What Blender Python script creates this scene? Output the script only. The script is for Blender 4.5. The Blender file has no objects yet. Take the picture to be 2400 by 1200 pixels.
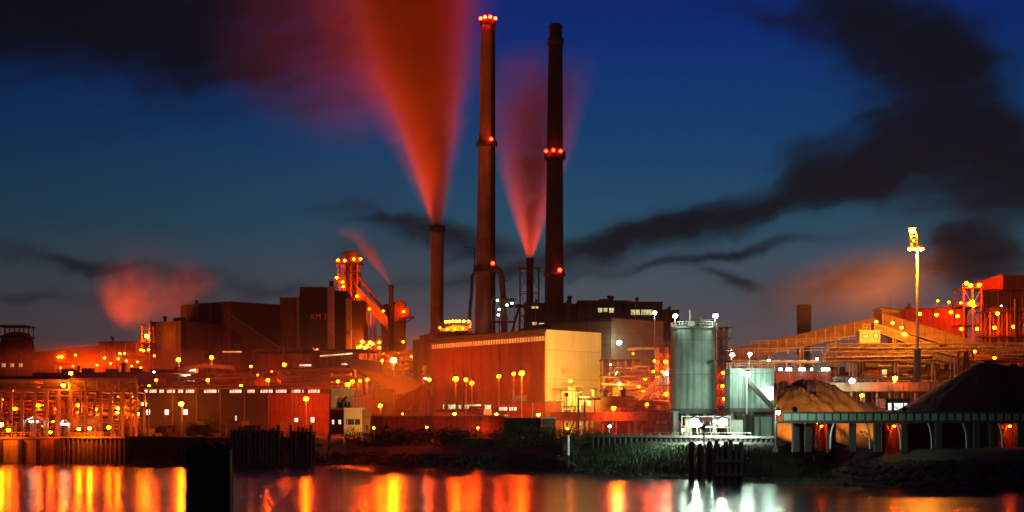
import bpy, bmesh, math, random
from mathutils import Vector, Matrix
from mathutils import noise as mnoise
random.seed(11)
C = bpy.context.scene.collection
R = math.radians
# ------------------------------------------------------------------ camera survey: photo bearings -> places in the world
F, YH, H = 3333.0, 995.0, 10.0            # focal length (survey units), eye line, eye height above the water
GZ = 6.5                                  # level of the works yard
def WX(px, d): return (px - 1200.0) / F * d
def WZ(py, d): return H + (YH - py) / F * d
def P(px, py, d): return Vector((WX(px, d), d, WZ(py, d)))

# ------------------------------------------------------------------ mesh builder
class MB:
    def __init__(s): s.v = []; s.f = []
    def add(s, vs, fs):
        n = len(s.v); s.v += [tuple(v) for v in vs]; s.f += [tuple(i + n for i in f) for f in fs]; return s
    def box(s, x0, x1, y0, y1, z0, z1):
        if x0 > x1: x0, x1 = x1, x0
        if z0 > z1: z0, z1 = z1, z0
        vs = [(x0,y0,z0),(x1,y0,z0),(x1,y1,z0),(x0,y1,z0),(x0,y0,z1),(x1,y0,z1),(x1,y1,z1),(x0,y1,z1)]
        return s.add(vs, [(0,3,2,1),(4,5,6,7),(0,1,5,4),(1,2,6,5),(2,3,7,6),(3,0,4,7)])
    def wallbox(s, a, b, t, z0, z1, z0b=None, z1b=None, out=0.0):
        """box along plan line a->b, t = thickness to the left of a->b (away from camera), out = shift towards camera"""
        a = Vector(a[:2]); b = Vector(b[:2]); u = (b - a).normalized(); n = Vector((-u.y, u.x))
        if n.y < 0: n = -n
        a = a - n * out; b = b - n * out
        c, d = b + n * t, a + n * t
        z0b = z0 if z0b is None else z0b; z1b = z1 if z1b is None else z1b
        vs = [(a.x,a.y,z0),(b.x,b.y,z0b),(c.x,c.y,z0b),(d.x,d.y,z0),(a.x,a.y,z1),(b.x,b.y,z1b),(c.x,c.y,z1b),(d.x,d.y,z1)]
        return s.add(vs, [(0,3,2,1),(4,5,6,7),(0,1,5,4),(1,2,6,5),(2,3,7,6),(3,0,4,7)])
    def bar(s, p, q, r, n=6, r2=None, caps=True):
        p = Vector(p); q = Vector(q); w = (q - p)
        if w.length < 1e-6: return s
        w.normalize(); up = Vector((0,0,1)) if abs(w.z) < .9 else Vector((1,0,0))
        a = w.cross(up).normalized(); b = a.cross(w); r2 = r if r2 is None else r2
        vs = []
        for (o, rr) in ((p, r), (q, r2)):
            for k in range(n):
                t = 2*math.pi*(k+.5)/n; vs.append(o + a*math.cos(t)*rr + b*math.sin(t)*rr)
        fs = [(k, (k+1) % n, n+(k+1) % n, n+k) for k in range(n)]
        if caps: fs += [tuple(range(n-1,-1,-1)), tuple(range(n, 2*n))]
        return s.add(vs, fs)
    def tube(s, pts, r, n=8):
        pts = [Vector(p) for p in pts]; vs = []; fs = []
        for i, p in enumerate(pts):
            w = (pts[min(i+1, len(pts)-1)] - pts[max(i-1, 0)]).normalized()
            up = Vector((0,1,0)) if abs(w.y) < .9 else Vector((1,0,0))
            a = w.cross(up).normalized(); b = a.cross(w)
            for k in range(n):
                t = 2*math.pi*k/n; vs.append(p + a*math.cos(t)*r + b*math.sin(t)*r)
        for i in range(len(pts)-1):
            for k in range(n): fs.append((i*n+k, i*n+(k+1)%n, (i+1)*n+(k+1)%n, (i+1)*n+k))
        fs += [tuple(range(n-1,-1,-1)), tuple(range(len(vs)-n, len(vs)))]
        return s.add(vs, fs)
    def lathe(s, c, prof, n=24, cap0=True, cap1=True):
        c = Vector(c); vs = []; fs = []
        for (r, z) in prof:
            for k in range(n):
                t = 2*math.pi*k/n; vs.append((c.x+math.cos(t)*r, c.y+math.sin(t)*r, c.z+z))
        m = len(prof)
        for i in range(m-1):
            for k in range(n): fs.append((i*n+k, i*n+(k+1)%n, (i+1)*n+(k+1)%n, (i+1)*n+k))
        if cap0: fs.append(tuple(range(n-1,-1,-1)))
        if cap1: fs.append(tuple(range((m-1)*n, m*n)))
        return s.add(vs, fs)
    def prism(s, poly, d0, d1):
        """polygon of (x,z) extruded from y=d0 to y=d1"""
        n = len(poly); vs = [(x, d0, z) for x, z in poly] + [(x, d1, z) for x, z in poly]
        fs = [tuple(range(n)), tuple(range(2*n-1, n-1, -1))] + [(k, n+k, n+(k+1)%n, (k+1)%n) for k in range(n)]
        return s.add(vs, fs)
    def ico(s, c, r, sub=1, sc=(1,1,1)):
        bm = bmesh.new(); bmesh.ops.create_icosphere(bm, subdivisions=sub, radius=r)
        vs = [(c[0]+v.co.x*sc[0], c[1]+v.co.y*sc[1], c[2]+v.co.z*sc[2]) for v in bm.verts]
        fs = [tuple(v.index for v in f.verts) for f in bm.faces]; bm.free()
        return s.add(vs, fs)
    def rail(s, pts, h=1.1, r=.05, step=2.0, mid=True):
        pts = [Vector(p) for p in pts]
        for a, b in zip(pts[:-1], pts[1:]):
            L = (b-a).length; n = max(1, int(L/step))
            for k in range(n+1):
                p = a.lerp(b, k/n); s.bar(p, p+Vector((0,0,h)), r, 4)
            s.bar(a+Vector((0,0,h)), b+Vector((0,0,h)), r, 4)
            if mid: s.bar(a+Vector((0,0,h*.5)), b+Vector((0,0,h*.5)), r*.8, 4)
        return s

def world_origin(o):
    v = Vector((0,0,0))
    while o: v += o.location; o = o.parent
    return v
def build(name, mb, mat, parent=None, smooth=False, label=None, kind=None, origin=None):
    if not mb.v: return None
    xs = [v[0] for v in mb.v]; ys = [v[1] for v in mb.v]; zs = [v[2] for v in mb.v]
    o0 = Vector(origin) if origin is not None else Vector(((min(xs)+max(xs))/2, (min(ys)+max(ys))/2, min(zs)))
    me = bpy.data.meshes.new(name)
    me.from_pydata([(v[0]-o0.x, v[1]-o0.y, v[2]-o0.z) for v in mb.v], [], mb.f)
    bm = bmesh.new(); bm.from_mesh(me); bmesh.ops.recalc_face_normals(bm, faces=bm.faces); bm.to_mesh(me); bm.free()
    if smooth:
        for p in me.polygons: p.use_smooth = True
        try: me.set_sharp_from_angle(angle=R(40))
        except Exception: pass
    if mat: me.materials.append(mat)
    o = bpy.data.objects.new(name, me); C.objects.link(o)
    o.location = o0 - world_origin(parent); o.parent = parent
    if label: o['label'] = label
    if kind: o['kind'] = kind
    return o
def tag(o, label, cat, group=None):
    o['label'] = label; o['category'] = cat
    if group: o['group'] = group
    return o
def thing(name, loc, label, cat, group=None):
    o = bpy.data.objects.new(name, None); o.empty_display_size = .5; C.objects.link(o); o.location = loc
    return tag(o, label, cat, group)
def solo(name, mb, mat, label, cat, group=None, smooth=False):
    return tag(build(name, mb, mat, smooth=smooth), label, cat, group)

# ------------------------------------------------------------------ materials
def nodes_of(m):
    m.use_nodes = True; nt = m.node_tree; return nt, nt.nodes, nt.links
def surf(name, col, col2=None, scale=.35, rough=.8, metal=0., bump=.15, rib=0., ribdir='X', streak=0., panel=0., spec=.3):
    """weathered industrial surface: blotchy colour, rain streaks, optional ribs and panel seams"""
    m = bpy.data.materials.new(name); nt, N, L = nodes_of(m); b = N['Principled BSDF']
    b.inputs['Roughness'].default_value = rough; b.inputs['Metallic'].default_value = metal
    b.inputs['Specular IOR Level'].default_value = spec
    tc = N.new('ShaderNodeTexCoord')
    nz = N.new('ShaderNodeTexNoise'); nz.inputs['Scale'].default_value = scale; nz.inputs['Detail'].default_value = 8; nz.inputs['Roughness'].default_value = .65
    L.new(tc.outputs['Object'], nz.inputs['Vector'])
    cr = N.new('ShaderNodeValToRGB'); cr.color_ramp.elements[0].position = .3; cr.color_ramp.elements[1].position = .72
    c2 = col2 or tuple(c*.55 for c in col)
    cr.color_ramp.elements[0].color = (*c2, 1); cr.color_ramp.elements[1].color = (*col, 1)
    L.new(nz.outputs['Fac'], cr.inputs['Fac']); out = cr.outputs['Color']
    if streak:
        mp = N.new('ShaderNodeMapping'); mp.inputs['Scale'].default_value = (1.6, 1.6, .06)
        n2 = N.new('ShaderNodeTexNoise'); n2.inputs['Scale'].default_value = 1.0; n2.inputs['Detail'].default_value = 6
        L.new(tc.outputs['Object'], mp.inputs['Vector']); L.new(mp.outputs['Vector'], n2.inputs['Vector'])
        r2 = N.new('ShaderNodeMapRange'); r2.inputs['From Min'].default_value = .4; r2.inputs['From Max'].default_value = .75
        r2.inputs['To Min'].default_value = 1; r2.inputs['To Max'].default_value = 1-streak
        L.new(n2.outputs['Fac'], r2.inputs['Value'])
        mx = N.new('ShaderNodeMix'); mx.data_type = 'RGBA'; mx.blend_type = 'MULTIPLY'; mx.inputs[0].default_value = 1
        L.new(out, mx.inputs[6]); L.new(r2.outputs['Result'], mx.inputs[7]); out = mx.outputs[2]
    hgt = nz.outputs['Fac']
    if panel:
        br = N.new('ShaderNodeTexBrick'); br.offset = 0; br.inputs['Scale'].default_value = 1
        br.inputs['Brick Width'].default_value = panel; br.inputs['Row Height'].default_value = panel*.8
        br.inputs['Mortar Size'].default_value = .06; br.inputs['Color1'].default_value = (1,1,1,1); br.inputs['Color2'].default_value = (.86,.86,.86,1)
        br.inputs['Mortar'].default_value = (.45,.45,.45,1)
        sp = N.new('ShaderNodeSeparateXYZ'); cb = N.new('ShaderNodeCombineXYZ'); ad = N.new('ShaderNodeMath'); ad.operation = 'ADD'
        L.new(tc.outputs['Object'], sp.inputs[0]); L.new(sp.outputs['X'], ad.inputs[0]); L.new(sp.outputs['Y'], ad.inputs[1])
        L.new(ad.outputs[0], cb.inputs['X']); L.new(sp.outputs['Z'], cb.inputs['Y']); L.new(cb.outputs[0], br.inputs['Vector'])
        mx = N.new('ShaderNodeMix'); mx.data_type = 'RGBA'; mx.blend_type = 'MULTIPLY'; mx.inputs[0].default_value = 1
        L.new(out, mx.inputs[6]); L.new(br.outputs['Color'], mx.inputs[7]); out = mx.outputs[2]
    L.new(out, b.inputs['Base Color'])
    bp = N.new('ShaderNodeBump'); bp.inputs['Strength'].default_value = bump; bp.inputs['Distance'].default_value = .3
    if rib:
        sp = N.new('ShaderNodeSeparateXYZ'); L.new(tc.outputs['Object'], sp.inputs[0])
        ad = N.new('ShaderNodeMath'); ad.operation = 'ADD'; L.new(sp.outputs['X'], ad.inputs[0]); L.new(sp.outputs['Y'], ad.inputs[1])
        ml = N.new('ShaderNodeMath'); ml.operation = 'MULTIPLY'; ml.inputs[1].default_value = rib
        L.new((sp.outputs['Z'] if ribdir == 'Z' else ad.outputs[0]), ml.inputs[0])
        sn = N.new('ShaderNodeMath'); sn.operation = 'SINE'; L.new(ml.outputs[0], sn.inputs[0])
        a2 = N.new('ShaderNodeMath'); a2.operation = 'ADD'; L.new(sn.outputs[0], a2.inputs[0]); L.new(nz.outputs['Fac'], a2.inputs[1]); hgt = a2.outputs[0]
    L.new(hgt, bp.inputs['Height']); L.new(bp.outputs['Normal'], b.inputs['Normal'])
    return m
def glow(name, col, strength, vary=0.):
    m = bpy.data.materials.new(name); nt, N, L = nodes_of(m); b = N['Principled BSDF']
    b.inputs['Base Color'].default_value = (.5,.5,.5,1)
    b.inputs['Emission Color'].default_value = (*col, 1); b.inputs['Emission Strength'].default_value = strength
    if vary:                                # uneven room light behind the panes, dark glazing bars
        tc = N.new('ShaderNodeTexCoord'); nz = N.new('ShaderNodeTexNoise'); nz.inputs['Scale'].default_value = vary
        L.new(tc.outputs['Object'], nz.inputs['Vector'])
        mr = N.new('ShaderNodeMapRange'); mr.inputs['From Min'].default_value = .35; mr.inputs['From Max'].default_value = .65
        mr.inputs['To Min'].default_value = .25*strength; mr.inputs['To Max'].default_value = 1.2*strength
        L.new(nz.outputs['Fac'], mr.inputs['Value']); L.new(mr.outputs['Result'], b.inputs['Emission Strength'])
    return m

M = {}
M['conc']   = surf('weathered_concrete', (.30,.28,.25), streak=.5, bump=.2, scale=.4)
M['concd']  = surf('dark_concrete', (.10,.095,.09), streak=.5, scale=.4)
M['stack']  = surf('stack_concrete', (.24,.18,.155), (.13,.10,.09), streak=.45, scale=.12, panel=7)
M['soot']   = surf('sooty_stack', (.022,.017,.016), (.011,.010,.010), streak=.5, scale=.15, panel=6)
M['steel']  = surf('painted_steel', (.22,.20,.19), (.10,.07,.06), rough=.55, metal=.3, scale=.9)
M['dsteel'] = surf('dark_steel', (.06,.055,.055), (.03,.02,.02), rough=.6, metal=.3, scale=.9)
M['lsteel'] = surf('pale_steel', (.50,.48,.44), (.28,.22,.18), rough=.5, metal=.2, scale=.9)
M['rust']   = surf('rusty_steel', (.30,.13,.07), (.14,.055,.035), rough=.85, scale=1.2, streak=.4)
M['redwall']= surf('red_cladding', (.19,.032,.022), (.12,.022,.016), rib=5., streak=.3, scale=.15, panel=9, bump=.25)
M['brown']  = surf('brown_cladding', (.085,.05,.042), (.05,.032,.028), rib=4., streak=.35, scale=.15, panel=8)
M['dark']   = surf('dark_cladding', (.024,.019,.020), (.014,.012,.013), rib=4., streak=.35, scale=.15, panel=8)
M['grey']   = surf('grey_cladding', (.26,.24,.23), (.17,.15,.14), rib=4., streak=.35, scale=.15, panel=7)
M['cream']  = surf('cream_cladding', (.72,.65,.46), (.66,.59,.42), rib=0, streak=.14, scale=.1, panel=11, bump=.04)
M['roof']   = surf('roof_felt', (.07,.065,.065), (.04,.035,.035), scale=.5)
M['tank']   = surf('silo_concrete', (.32,.37,.33), (.16,.195,.17), streak=.65, scale=.22, panel=10, bump=.2)
M['pipe']   = surf('lagged_pipe', (.42,.33,.25), (.25,.16,.11), rough=.45, metal=.4, scale=1.5)
M['white']  = surf('white_paint', (.78,.76,.70), (.60,.56,.48), rough=.6, scale=.9)
M['orange'] = surf('ochre_brick', (.32,.19,.10), (.20,.11,.065), rough=.8, scale=.3, panel=2.5)
M['sand']   = surf('sand_heap_grain', (.58,.46,.31), (.36,.27,.17), scale=.9, bump=.6, rough=.95)
M['coal']   = surf('coal_grain', (.018,.017,.017), (.010,.010,.010), scale=2.2, bump=.5, rough=.9)
M['ground'] = surf('yard_ground', (.11,.085,.07), (.045,.035,.03), scale=.12, bump=.4, rough=.9)
M['pile']   = surf('sheet_pile_steel', (.13,.09,.07), (.05,.035,.03), rough=.75, streak=.6, scale=.8)
M['timber'] = surf('wet_timber', (.055,.042,.033), (.022,.018,.015), scale=1.4, streak=.5, rough=.8)
M['leaf']   = surf('leaves', (.03,.07,.018), (.014,.03,.009), scale=2.0, bump=0, rough=.7)
M['bark']   = surf('bark', (.09,.06,.04), scale=3.)
M['rock']   = surf('rip_rap', (.06,.055,.05), (.025,.022,.02), scale=.8, bump=.5)
M['glass']  = surf('dark_glass', (.03,.03,.035), rough=.15, bump=0, spec=.6)
M['belt']   = surf('gallery_sheet', (.34,.42,.36), (.22,.29,.25), streak=.4, scale=.4, rib=0)
SOD = (1, .062, .00008); AMB = (1, .14, .0014); WHT = (.70, 1., .78); RED = (1, .006, .0012)
LM = {}
def lampmat(kind, s):
    s = s*{'sodium': .6, 'amber': .7, 'white': .3, 'red': 1.}[kind]; k = (kind, s)
    if k not in LM:
        LM[k] = glow('lamp_' + kind, {'sodium': SOD, 'amber': AMB, 'white': WHT, 'red': RED}[kind], s)
    return LM[k]
M['win_w'] = glow('lit_pane_white', (1., .80, .60), 1.6, .6)
M['win_g'] = glow('lit_pane_green', (.75, .85, .35), 1.1, .5)
M['win_y'] = glow('lit_pane_yellow', (1., .62, .22), 1.3, .6)
M['win_c'] = glow('lit_pane_cold', (.85, 1., .85), 2.2, .8)
# ------------------------------------------------------------------ camera
sc = bpy.context.scene
cam = bpy.data.cameras.new('camera'); co = bpy.data.objects.new('camera', cam); C.objects.link(co)
co.location = (0, 0, H); co.rotation_euler = (R(90), 0, 0)
cam.sensor_width = 36; cam.lens = F * 36 / 2400; cam.shift_y = (YH - 600) / 2400; cam.clip_end = 9000; cam.clip_start = .5
sc.camera = co
sc.view_settings.view_transform = 'Standard'; sc.view_settings.look = 'None'; sc.view_settings.exposure = 0; sc.view_settings.gamma = 1
cy = sc.cycles
cy.use_denoising = True; cy.max_bounces = 6; cy.diffuse_bounces = 2; cy.glossy_bounces = 3; cy.transmission_bounces = 2
cy.volume_bounces = 0; cy.transparent_max_bounces = 8; cy.sample_clamp_indirect = 4; cy.caustics_reflective = False; cy.caustics_refractive = False
cy.use_light_tree = True; cy.volume_max_steps = 256; cy.volume_step_rate = 1.0

# ------------------------------------------------------------------ dusk sky (the sun is well below the horizon)
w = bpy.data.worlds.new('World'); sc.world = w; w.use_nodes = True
nt = w.node_tree; N = nt.nodes; L = nt.links; N.clear()
def nd(t, **k):
    n = N.new(t)
    for a, b in k.items(): setattr(n, a, b)
    return n
def mt(op, a, b=None, c=None, clamp=False):
    n = nd('ShaderNodeMath', operation=op); n.use_clamp = clamp
    for i, v in enumerate((a, b, c)):
        if v is None: continue
        if isinstance(v, (int, float)): n.inputs[i].default_value = v
        else: L.new(v, n.inputs[i])
    return n.outputs[0]
out = nd('ShaderNodeOutputWorld'); bg = nd('ShaderNodeBackground'); L.new(bg.outputs[0], out.inputs[0])
tc = nd('ShaderNodeTexCoord'); sp = nd('ShaderNodeSeparateXYZ'); L.new(tc.outputs['Generated'], sp.inputs[0])
az = mt('ARCTAN2', sp.outputs['X'], sp.outputs['Y']); el = mt('ARCSINE', sp.outputs['Z'])
U = mt('MULTIPLY', az, F / 100.); V = mt('MULTIPLY', el, F / 100.)       # sky bearings, in hundredths of the focal length
sky = nd('ShaderNodeTexSky', sky_type='NISHITA'); sky.sun_disc = False
sky.sun_elevation = R(-3.0); sky.sun_rotation = R(150); sky.altitude = 0; sky.air_density = 1.5; sky.dust_density = 1.; sky.ozone_density = 4.
# twilight tint by height above the horizon
ramp = nd('ShaderNodeValToRGB'); t = mt('MULTIPLY', V, 1/12.)
L.new(t, ramp.inputs[0]); cr = ramp.color_ramp
stops = [(0, (.15,.062,.046)), (.15, (.105,.070,.072)), (.25, (.068,.080,.098)), (.38, (.018,.074,.122)), (.56, (.0025,.046,.150)), (.74, (.001,.024,.165)), (1., (.001,.008,.12))]
cr.elements[0].position = stops[0][0]; cr.elements[0].color = (*stops[0][1], 1)
cr.elements[1].position = stops[-1][0]; cr.elements[1].color = (*stops[-1][1], 1)
for p_, c_ in stops[1:-1]:
    e = cr.elements.new(p_); e.color = (*c_, 1)
# warped bearings for wind-drawn smoke
def noise(scale, vec, detail=5, rough=.6):
    n = nd('ShaderNodeTexNoise'); n.inputs['Scale'].default_value = scale; n.inputs['Detail'].default_value = detail; n.inputs['Roughness'].default_value = rough
    L.new(vec, n.inputs['Vector']); return n
cb = nd('ShaderNodeCombineXYZ'); L.new(U, cb.inputs[0]); L.new(V, cb.inputs[1])
n1 = noise(.35, cb.outputs[0]); s1 = nd('ShaderNodeSeparateXYZ'); L.new(n1.outputs['Color'], s1.inputs[0])
n2 = noise(1.1, cb.outputs[0], 4); s2 = nd('ShaderNodeSeparateXYZ'); L.new(n2.outputs['Color'], s2.inputs[0])
Uw = mt('ADD', U, mt('ADD', mt('MULTIPLY', mt('SUBTRACT', s1.outputs[0], .5), 1.5), mt('MULTIPLY', mt('SUBTRACT', s2.outputs[0], .5), .9)))
Vw = mt('ADD', V, mt('ADD', mt('MULTIPLY', mt('SUBTRACT', s1.outputs[1], .5), 1.2), mt('MULTIPLY', mt('SUBTRACT', s2.outputs[1], .5), .35)))
def blob(px, py, rx, ry, rot, dens, soft=1.):
    """soft smoke bank centred on a bearing"""
    u0 = math.atan((px-1200)/F)*F/100; v0 = math.atan((YH-py)/F*math.cos(math.atan((px-1200)/F)))*F/100
    a = R(rot); du = mt('SUBTRACT', Uw, u0); dv = mt('SUBTRACT', Vw, v0)
    x = mt('ADD', mt('MULTIPLY', du, math.cos(a)/rx*100), mt('MULTIPLY', dv, math.sin(a)/rx*100))
    y = mt('ADD', mt('MULTIPLY', du, -math.sin(a)/ry*100), mt('MULTIPLY', dv, math.cos(a)/ry*100))
    q = mt('ADD', mt('MULTIPLY', x, x), mt('MULTIPLY', y, y))
    return mt('MULTIPLY', mt('EXPONENT', mt('MULTIPLY', mt('POWER', q, soft), -1.)), dens)
dark = None
for b_ in [(2060,70,190,105,-25,1.5,1.1),(2230,150,100,80,-30,1.2,1.),(60,40,420,120,0,.75),(430,150,260,60,-6,.4),(280,20,420,110,-3,.95),(700,60,260,150,0,.55),(2290,360,220,95,-14,1.9,1.1),(1960,395,130,60,-20,.75,1.3),(1900,470,260,32,13,.6,.9),
           (1570,525,300,38,13,1.3,.9),(1370,610,380,46,14,.45,1.2),(1640,608,300,14,9,.7),(960,528,170,30,-8,.8),(1060,570,170,45,-8,.7),(2290,600,110,85,-35,1.0,1.3),(1700,650,80,14,-14,.6),
           (60,590,300,22,-3,.45),(620,690,160,30,3,.5),(1950,680,260,55,8,.55),(2150,440,260,60,-10,.7),(330,640,190,26,-6,.45),(820,600,90,40,0,.4),(1750,30,200,30,-20,.35),(100,690,220,16,0,.35),(980,665,220,24,8,.4)]:
    o_ = blob(*b_); dark = o_ if dark is None else mt('ADD', dark, o_)
n3 = noise(.55, cb.outputs[0], 6, .55)
# wind-drawn fibres across the smoke
ca, sa = math.cos(R(13)), math.sin(R(13)); cb2 = nd('ShaderNodeCombineXYZ')
L.new(mt('MULTIPLY', mt('ADD', mt('MULTIPLY', Uw, ca), mt('MULTIPLY', Vw, sa)), .22), cb2.inputs[0]); L.new(mt('MULTIPLY', mt('SUBTRACT', mt('MULTIPLY', Vw, ca), mt('MULTIPLY', Uw, sa)), 1.15), cb2.inputs[1])
n4 = noise(1., cb2.outputs[0], 7, .58)
dark = mt('MULTIPLY', dark, mt('ADD', mt('MULTIPLY', n3.outputs['Fac'], .8), mt('SUBTRACT', mt('MULTIPLY', n4.outputs['Fac'], 2.2), .45)))
veil = nd('ShaderNodeMapRange'); veil.inputs['From Min'].default_value = .48; veil.inputs['From Max'].default_value = .72; veil.inputs['To Max'].default_value = .22; L.new(n4.outputs['Fac'], veil.inputs['Value'])
dark = mt('ADD', dark, veil.outputs[0])
dark = mt('MULTIPLY', mt('SUBTRACT', 1., mt('EXPONENT', mt('MULTIPLY', mt('MULTIPLY', dark, dark), -1.9))), .97)
mx = nd('ShaderNodeMix', data_type='RGBA'); L.new(dark, mx.inputs[0]); L.new(ramp.outputs[0], mx.inputs[6]); mx.inputs[7].default_value = (.0035,.0060,.0085,1)
# the physical twilight sky underneath, tinted by the ramp
ad = nd('ShaderNodeMix', data_type='RGBA', blend_type='ADD'); ad.inputs[0].default_value = .008
L.new(mx.outputs[2], ad.inputs[6]); L.new(sky.outputs[0], ad.inputs[7])
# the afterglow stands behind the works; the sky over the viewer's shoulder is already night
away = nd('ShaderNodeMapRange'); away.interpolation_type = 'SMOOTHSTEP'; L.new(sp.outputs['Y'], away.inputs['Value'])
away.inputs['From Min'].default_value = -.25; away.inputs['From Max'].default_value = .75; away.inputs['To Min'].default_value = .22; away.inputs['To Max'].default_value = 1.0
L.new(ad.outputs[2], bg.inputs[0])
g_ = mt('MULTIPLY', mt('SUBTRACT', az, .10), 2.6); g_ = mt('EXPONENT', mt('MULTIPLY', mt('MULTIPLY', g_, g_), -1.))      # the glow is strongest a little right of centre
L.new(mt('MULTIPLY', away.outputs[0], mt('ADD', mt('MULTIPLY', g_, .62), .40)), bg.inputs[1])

# ------------------------------------------------------------------ volumes
def volmat(name, dens, col, fade, noise_scale=.03, lo=.35, hi=.65, soft=1.0, axis=None, pw=1.0, aniso=0.):
    """steam: density falls off from the drifting axis of the plume and thins with height"""
    m = bpy.data.materials.new(name); nt, N, L = nodes_of(m); N.clear()
    def nd(t, **k):
        n = N.new(t)
        for a, b in k.items(): setattr(n, a, b)
        return n
    def mt(op, a, b=None, clamp=False):
        n = nd('ShaderNodeMath', operation=op); n.use_clamp = clamp
        for i, v in enumerate((a, b)):
            if v is None: continue
            if isinstance(v, (int, float)): n.inputs[i].default_value = v
            else: L.new(v, n.inputs[i])
        return n.outputs[0]
    out = nd('ShaderNodeOutputMaterial'); pv = nd('ShaderNodeVolumePrincipled'); L.new(pv.outputs[0], out.inputs['Volume'])
    pv.inputs['Color'].default_value = (*col, 1); pv.inputs['Anisotropy'].default_value = aniso; pv.inputs['Density Attribute'].default_value = ''
    tc = nd('ShaderNodeTexCoord'); sp = nd('ShaderNodeSeparateXYZ'); L.new(tc.outputs['Object'], sp.inputs[0])
    X, Y, Z = sp.outputs
    if axis:                                       # (height, drift1, drift2, r0, r1, r2)
        Hh, a1, a2, r0, r1, r2 = axis
        t = mt('DIVIDE', Z, Hh); t = mt('MAXIMUM', t, 0.)
        cx = mt('ADD', mt('MULTIPLY', t, a1), mt('MULTIPLY', mt('MULTIPLY', t, t), a2))
        rr = mt('ADD', mt('ADD', mt('MULTIPLY', t, r1), mt('MULTIPLY', mt('MULTIPLY', t, t), r2)), r0)
        dx = mt('SUBTRACT', X, cx); q = mt('SQRT', mt('ADD', mt('MULTIPLY', dx, dx), mt('MULTIPLY', Y, Y)))
        q = mt('DIVIDE', q, rr)
        dens_axis = mt('DIVIDE', r0*6., mt('ADD', rr, r0*5.))      # thins as it spreads
        dens_axis = mt('POWER', dens_axis, pw)
        fd = mt('SUBTRACT', 1., mt('POWER', mt('MINIMUM', t, 1.), fade))
    else:                                          # unit-sphere cloud
        q = mt('SQRT', mt('ADD', mt('ADD', mt('MULTIPLY', X, X), mt('MULTIPLY', Y, Y)), mt('MULTIPLY', Z, Z)))
        dens_axis = 1.; fd = 1.
    e = nd('ShaderNodeMapRange'); e.interpolation_type = 'SMOOTHSTEP'; e.inputs['From Min'].default_value = 1.; e.inputs['From Max'].default_value = 1.-soft
    e.inputs['To Min'].default_value = 0; e.inputs['To Max'].default_value = 1; L.new(q, e.inputs['Value'])
    nz = nd('ShaderNodeTexNoise'); nz.inputs['Scale'].default_value = noise_scale; nz.inputs['Detail'].default_value = 6; nz.inputs['Roughness'].default_value = .6; nz.inputs['Distortion'].default_value = 1.4
    L.new(tc.outputs['Object'], nz.inputs['Vector'])
    mr = nd('ShaderNodeMapRange'); mr.inputs['From Min'].default_value = lo; mr.inputs['From Max'].default_value = hi; mr.inputs['To Min'].default_value = .3; mr.inputs['To Max'].default_value = 1.3
    L.new(nz.outputs['Fac'], mr.inputs['Value'])
    d = mt('MULTIPLY', mt('MULTIPLY', e.outputs[0], mr.outputs[0]), mt('MULTIPLY', dens_axis, fd)); d = mt('MULTIPLY', d, dens)
    L.new(d, pv.inputs['Density'])
    return m
def plume(name, base, Hh, a1, a2, r0, r1, r2, dens, col, label, fade=2., pw=1., **k):
    mb = MB(); n = 20; m = 16; vs = []; fs = []
    for i in range(m+1):
        t = i/m; cx = a1*t + a2*t*t; rr = r0 + r1*t + r2*t*t
        for j in range(n): a = 2*math.pi*j/n; vs.append((base[0]+cx+math.cos(a)*rr, base[1]+math.sin(a)*rr, base[2]+t*Hh))
    for i in range(m):
        for j in range(n): fs.append((i*n+j, i*n+(j+1)%n, (i+1)*n+(j+1)%n, (i+1)*n+j))
    fs += [tuple(range(n-1,-1,-1)), tuple(range(m*n, (m+1)*n))]
    mb.add(vs, fs)
    o = build(name, mb, volmat(name+'_vapour', dens, col, fade, axis=(Hh, a1, a2, r0, r1, r2), pw=pw, **k), origin=base)
    tag(o, label, 'steam'); o['kind'] = 'stuff'; return o
def cloudvol(name, c, rad, dens, col, label, rot=0., **k):
    mb = MB(); mb.ico((0,0,0), 1., 3)
    o = build(name, mb, volmat(name+'_vapour', dens, col, 1., **k), origin=(0,0,0))
    o.location = c; o.scale = rad; o.rotation_euler = (0, rot, 0)
    tag(o, label, 'steam'); o['kind'] = 'stuff'; return o
def haze_box(dens, col):
    mb = MB().box(-900, 900, -40, 1640, -4.6, 260)
    m = bpy.data.materials.new('night_air'); nt, N, L = nodes_of(m); N.clear()
    o_ = N.new('ShaderNodeOutputMaterial'); pv = N.new('ShaderNodeVolumePrincipled'); L.new(pv.outputs[0], o_.inputs['Volume'])
    pv.inputs['Color'].default_value = (*col, 1); pv.inputs['Density'].default_value = dens; pv.inputs['Anisotropy'].default_value = .35
    o = build('haze', mb, m); o['kind'] = 'stuff'; o['label'] = 'thin smoky night air over the whole works'; return o
# ------------------------------------------------------------------ water, land, quay
def shore_d(px):
    pts = [(-900,372),(0,370),(430,368),(660,358),(900,351),(1000,334),(1250,317),(1340,296),(1500,271),(1700,247),(1900,236),(2400,212),(3300,200)]
    for (a, da), (b, db) in zip(pts[:-1], pts[1:]):
        if a <= px <= b: return da + (db-da)*(px-a)/(b-a)
    return pts[0][1] if px < pts[0][0] else pts[-1][1]
def shore_w(px):
    pts = [(-900,1.2),(430,1.2),(735,1.5),(770,14),(1330,15),(1360,30),(1940,30),(1990,14),(3300,12)]
    for (a, da), (b, db) in zip(pts[:-1], pts[1:]):
        if a <= px <= b: return da + (db-da)*(px-a)/(b-a)
    return 1.2
m = bpy.data.materials.new('harbour_water'); wn, N, L = nodes_of(m); b = N['Principled BSDF']
b.inputs['Base Color'].default_value = (.006,.010,.013,1); b.inputs['Roughness'].default_value = .13; b.inputs['IOR'].default_value = 1.33
b.inputs['Specular IOR Level'].default_value = .5
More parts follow.
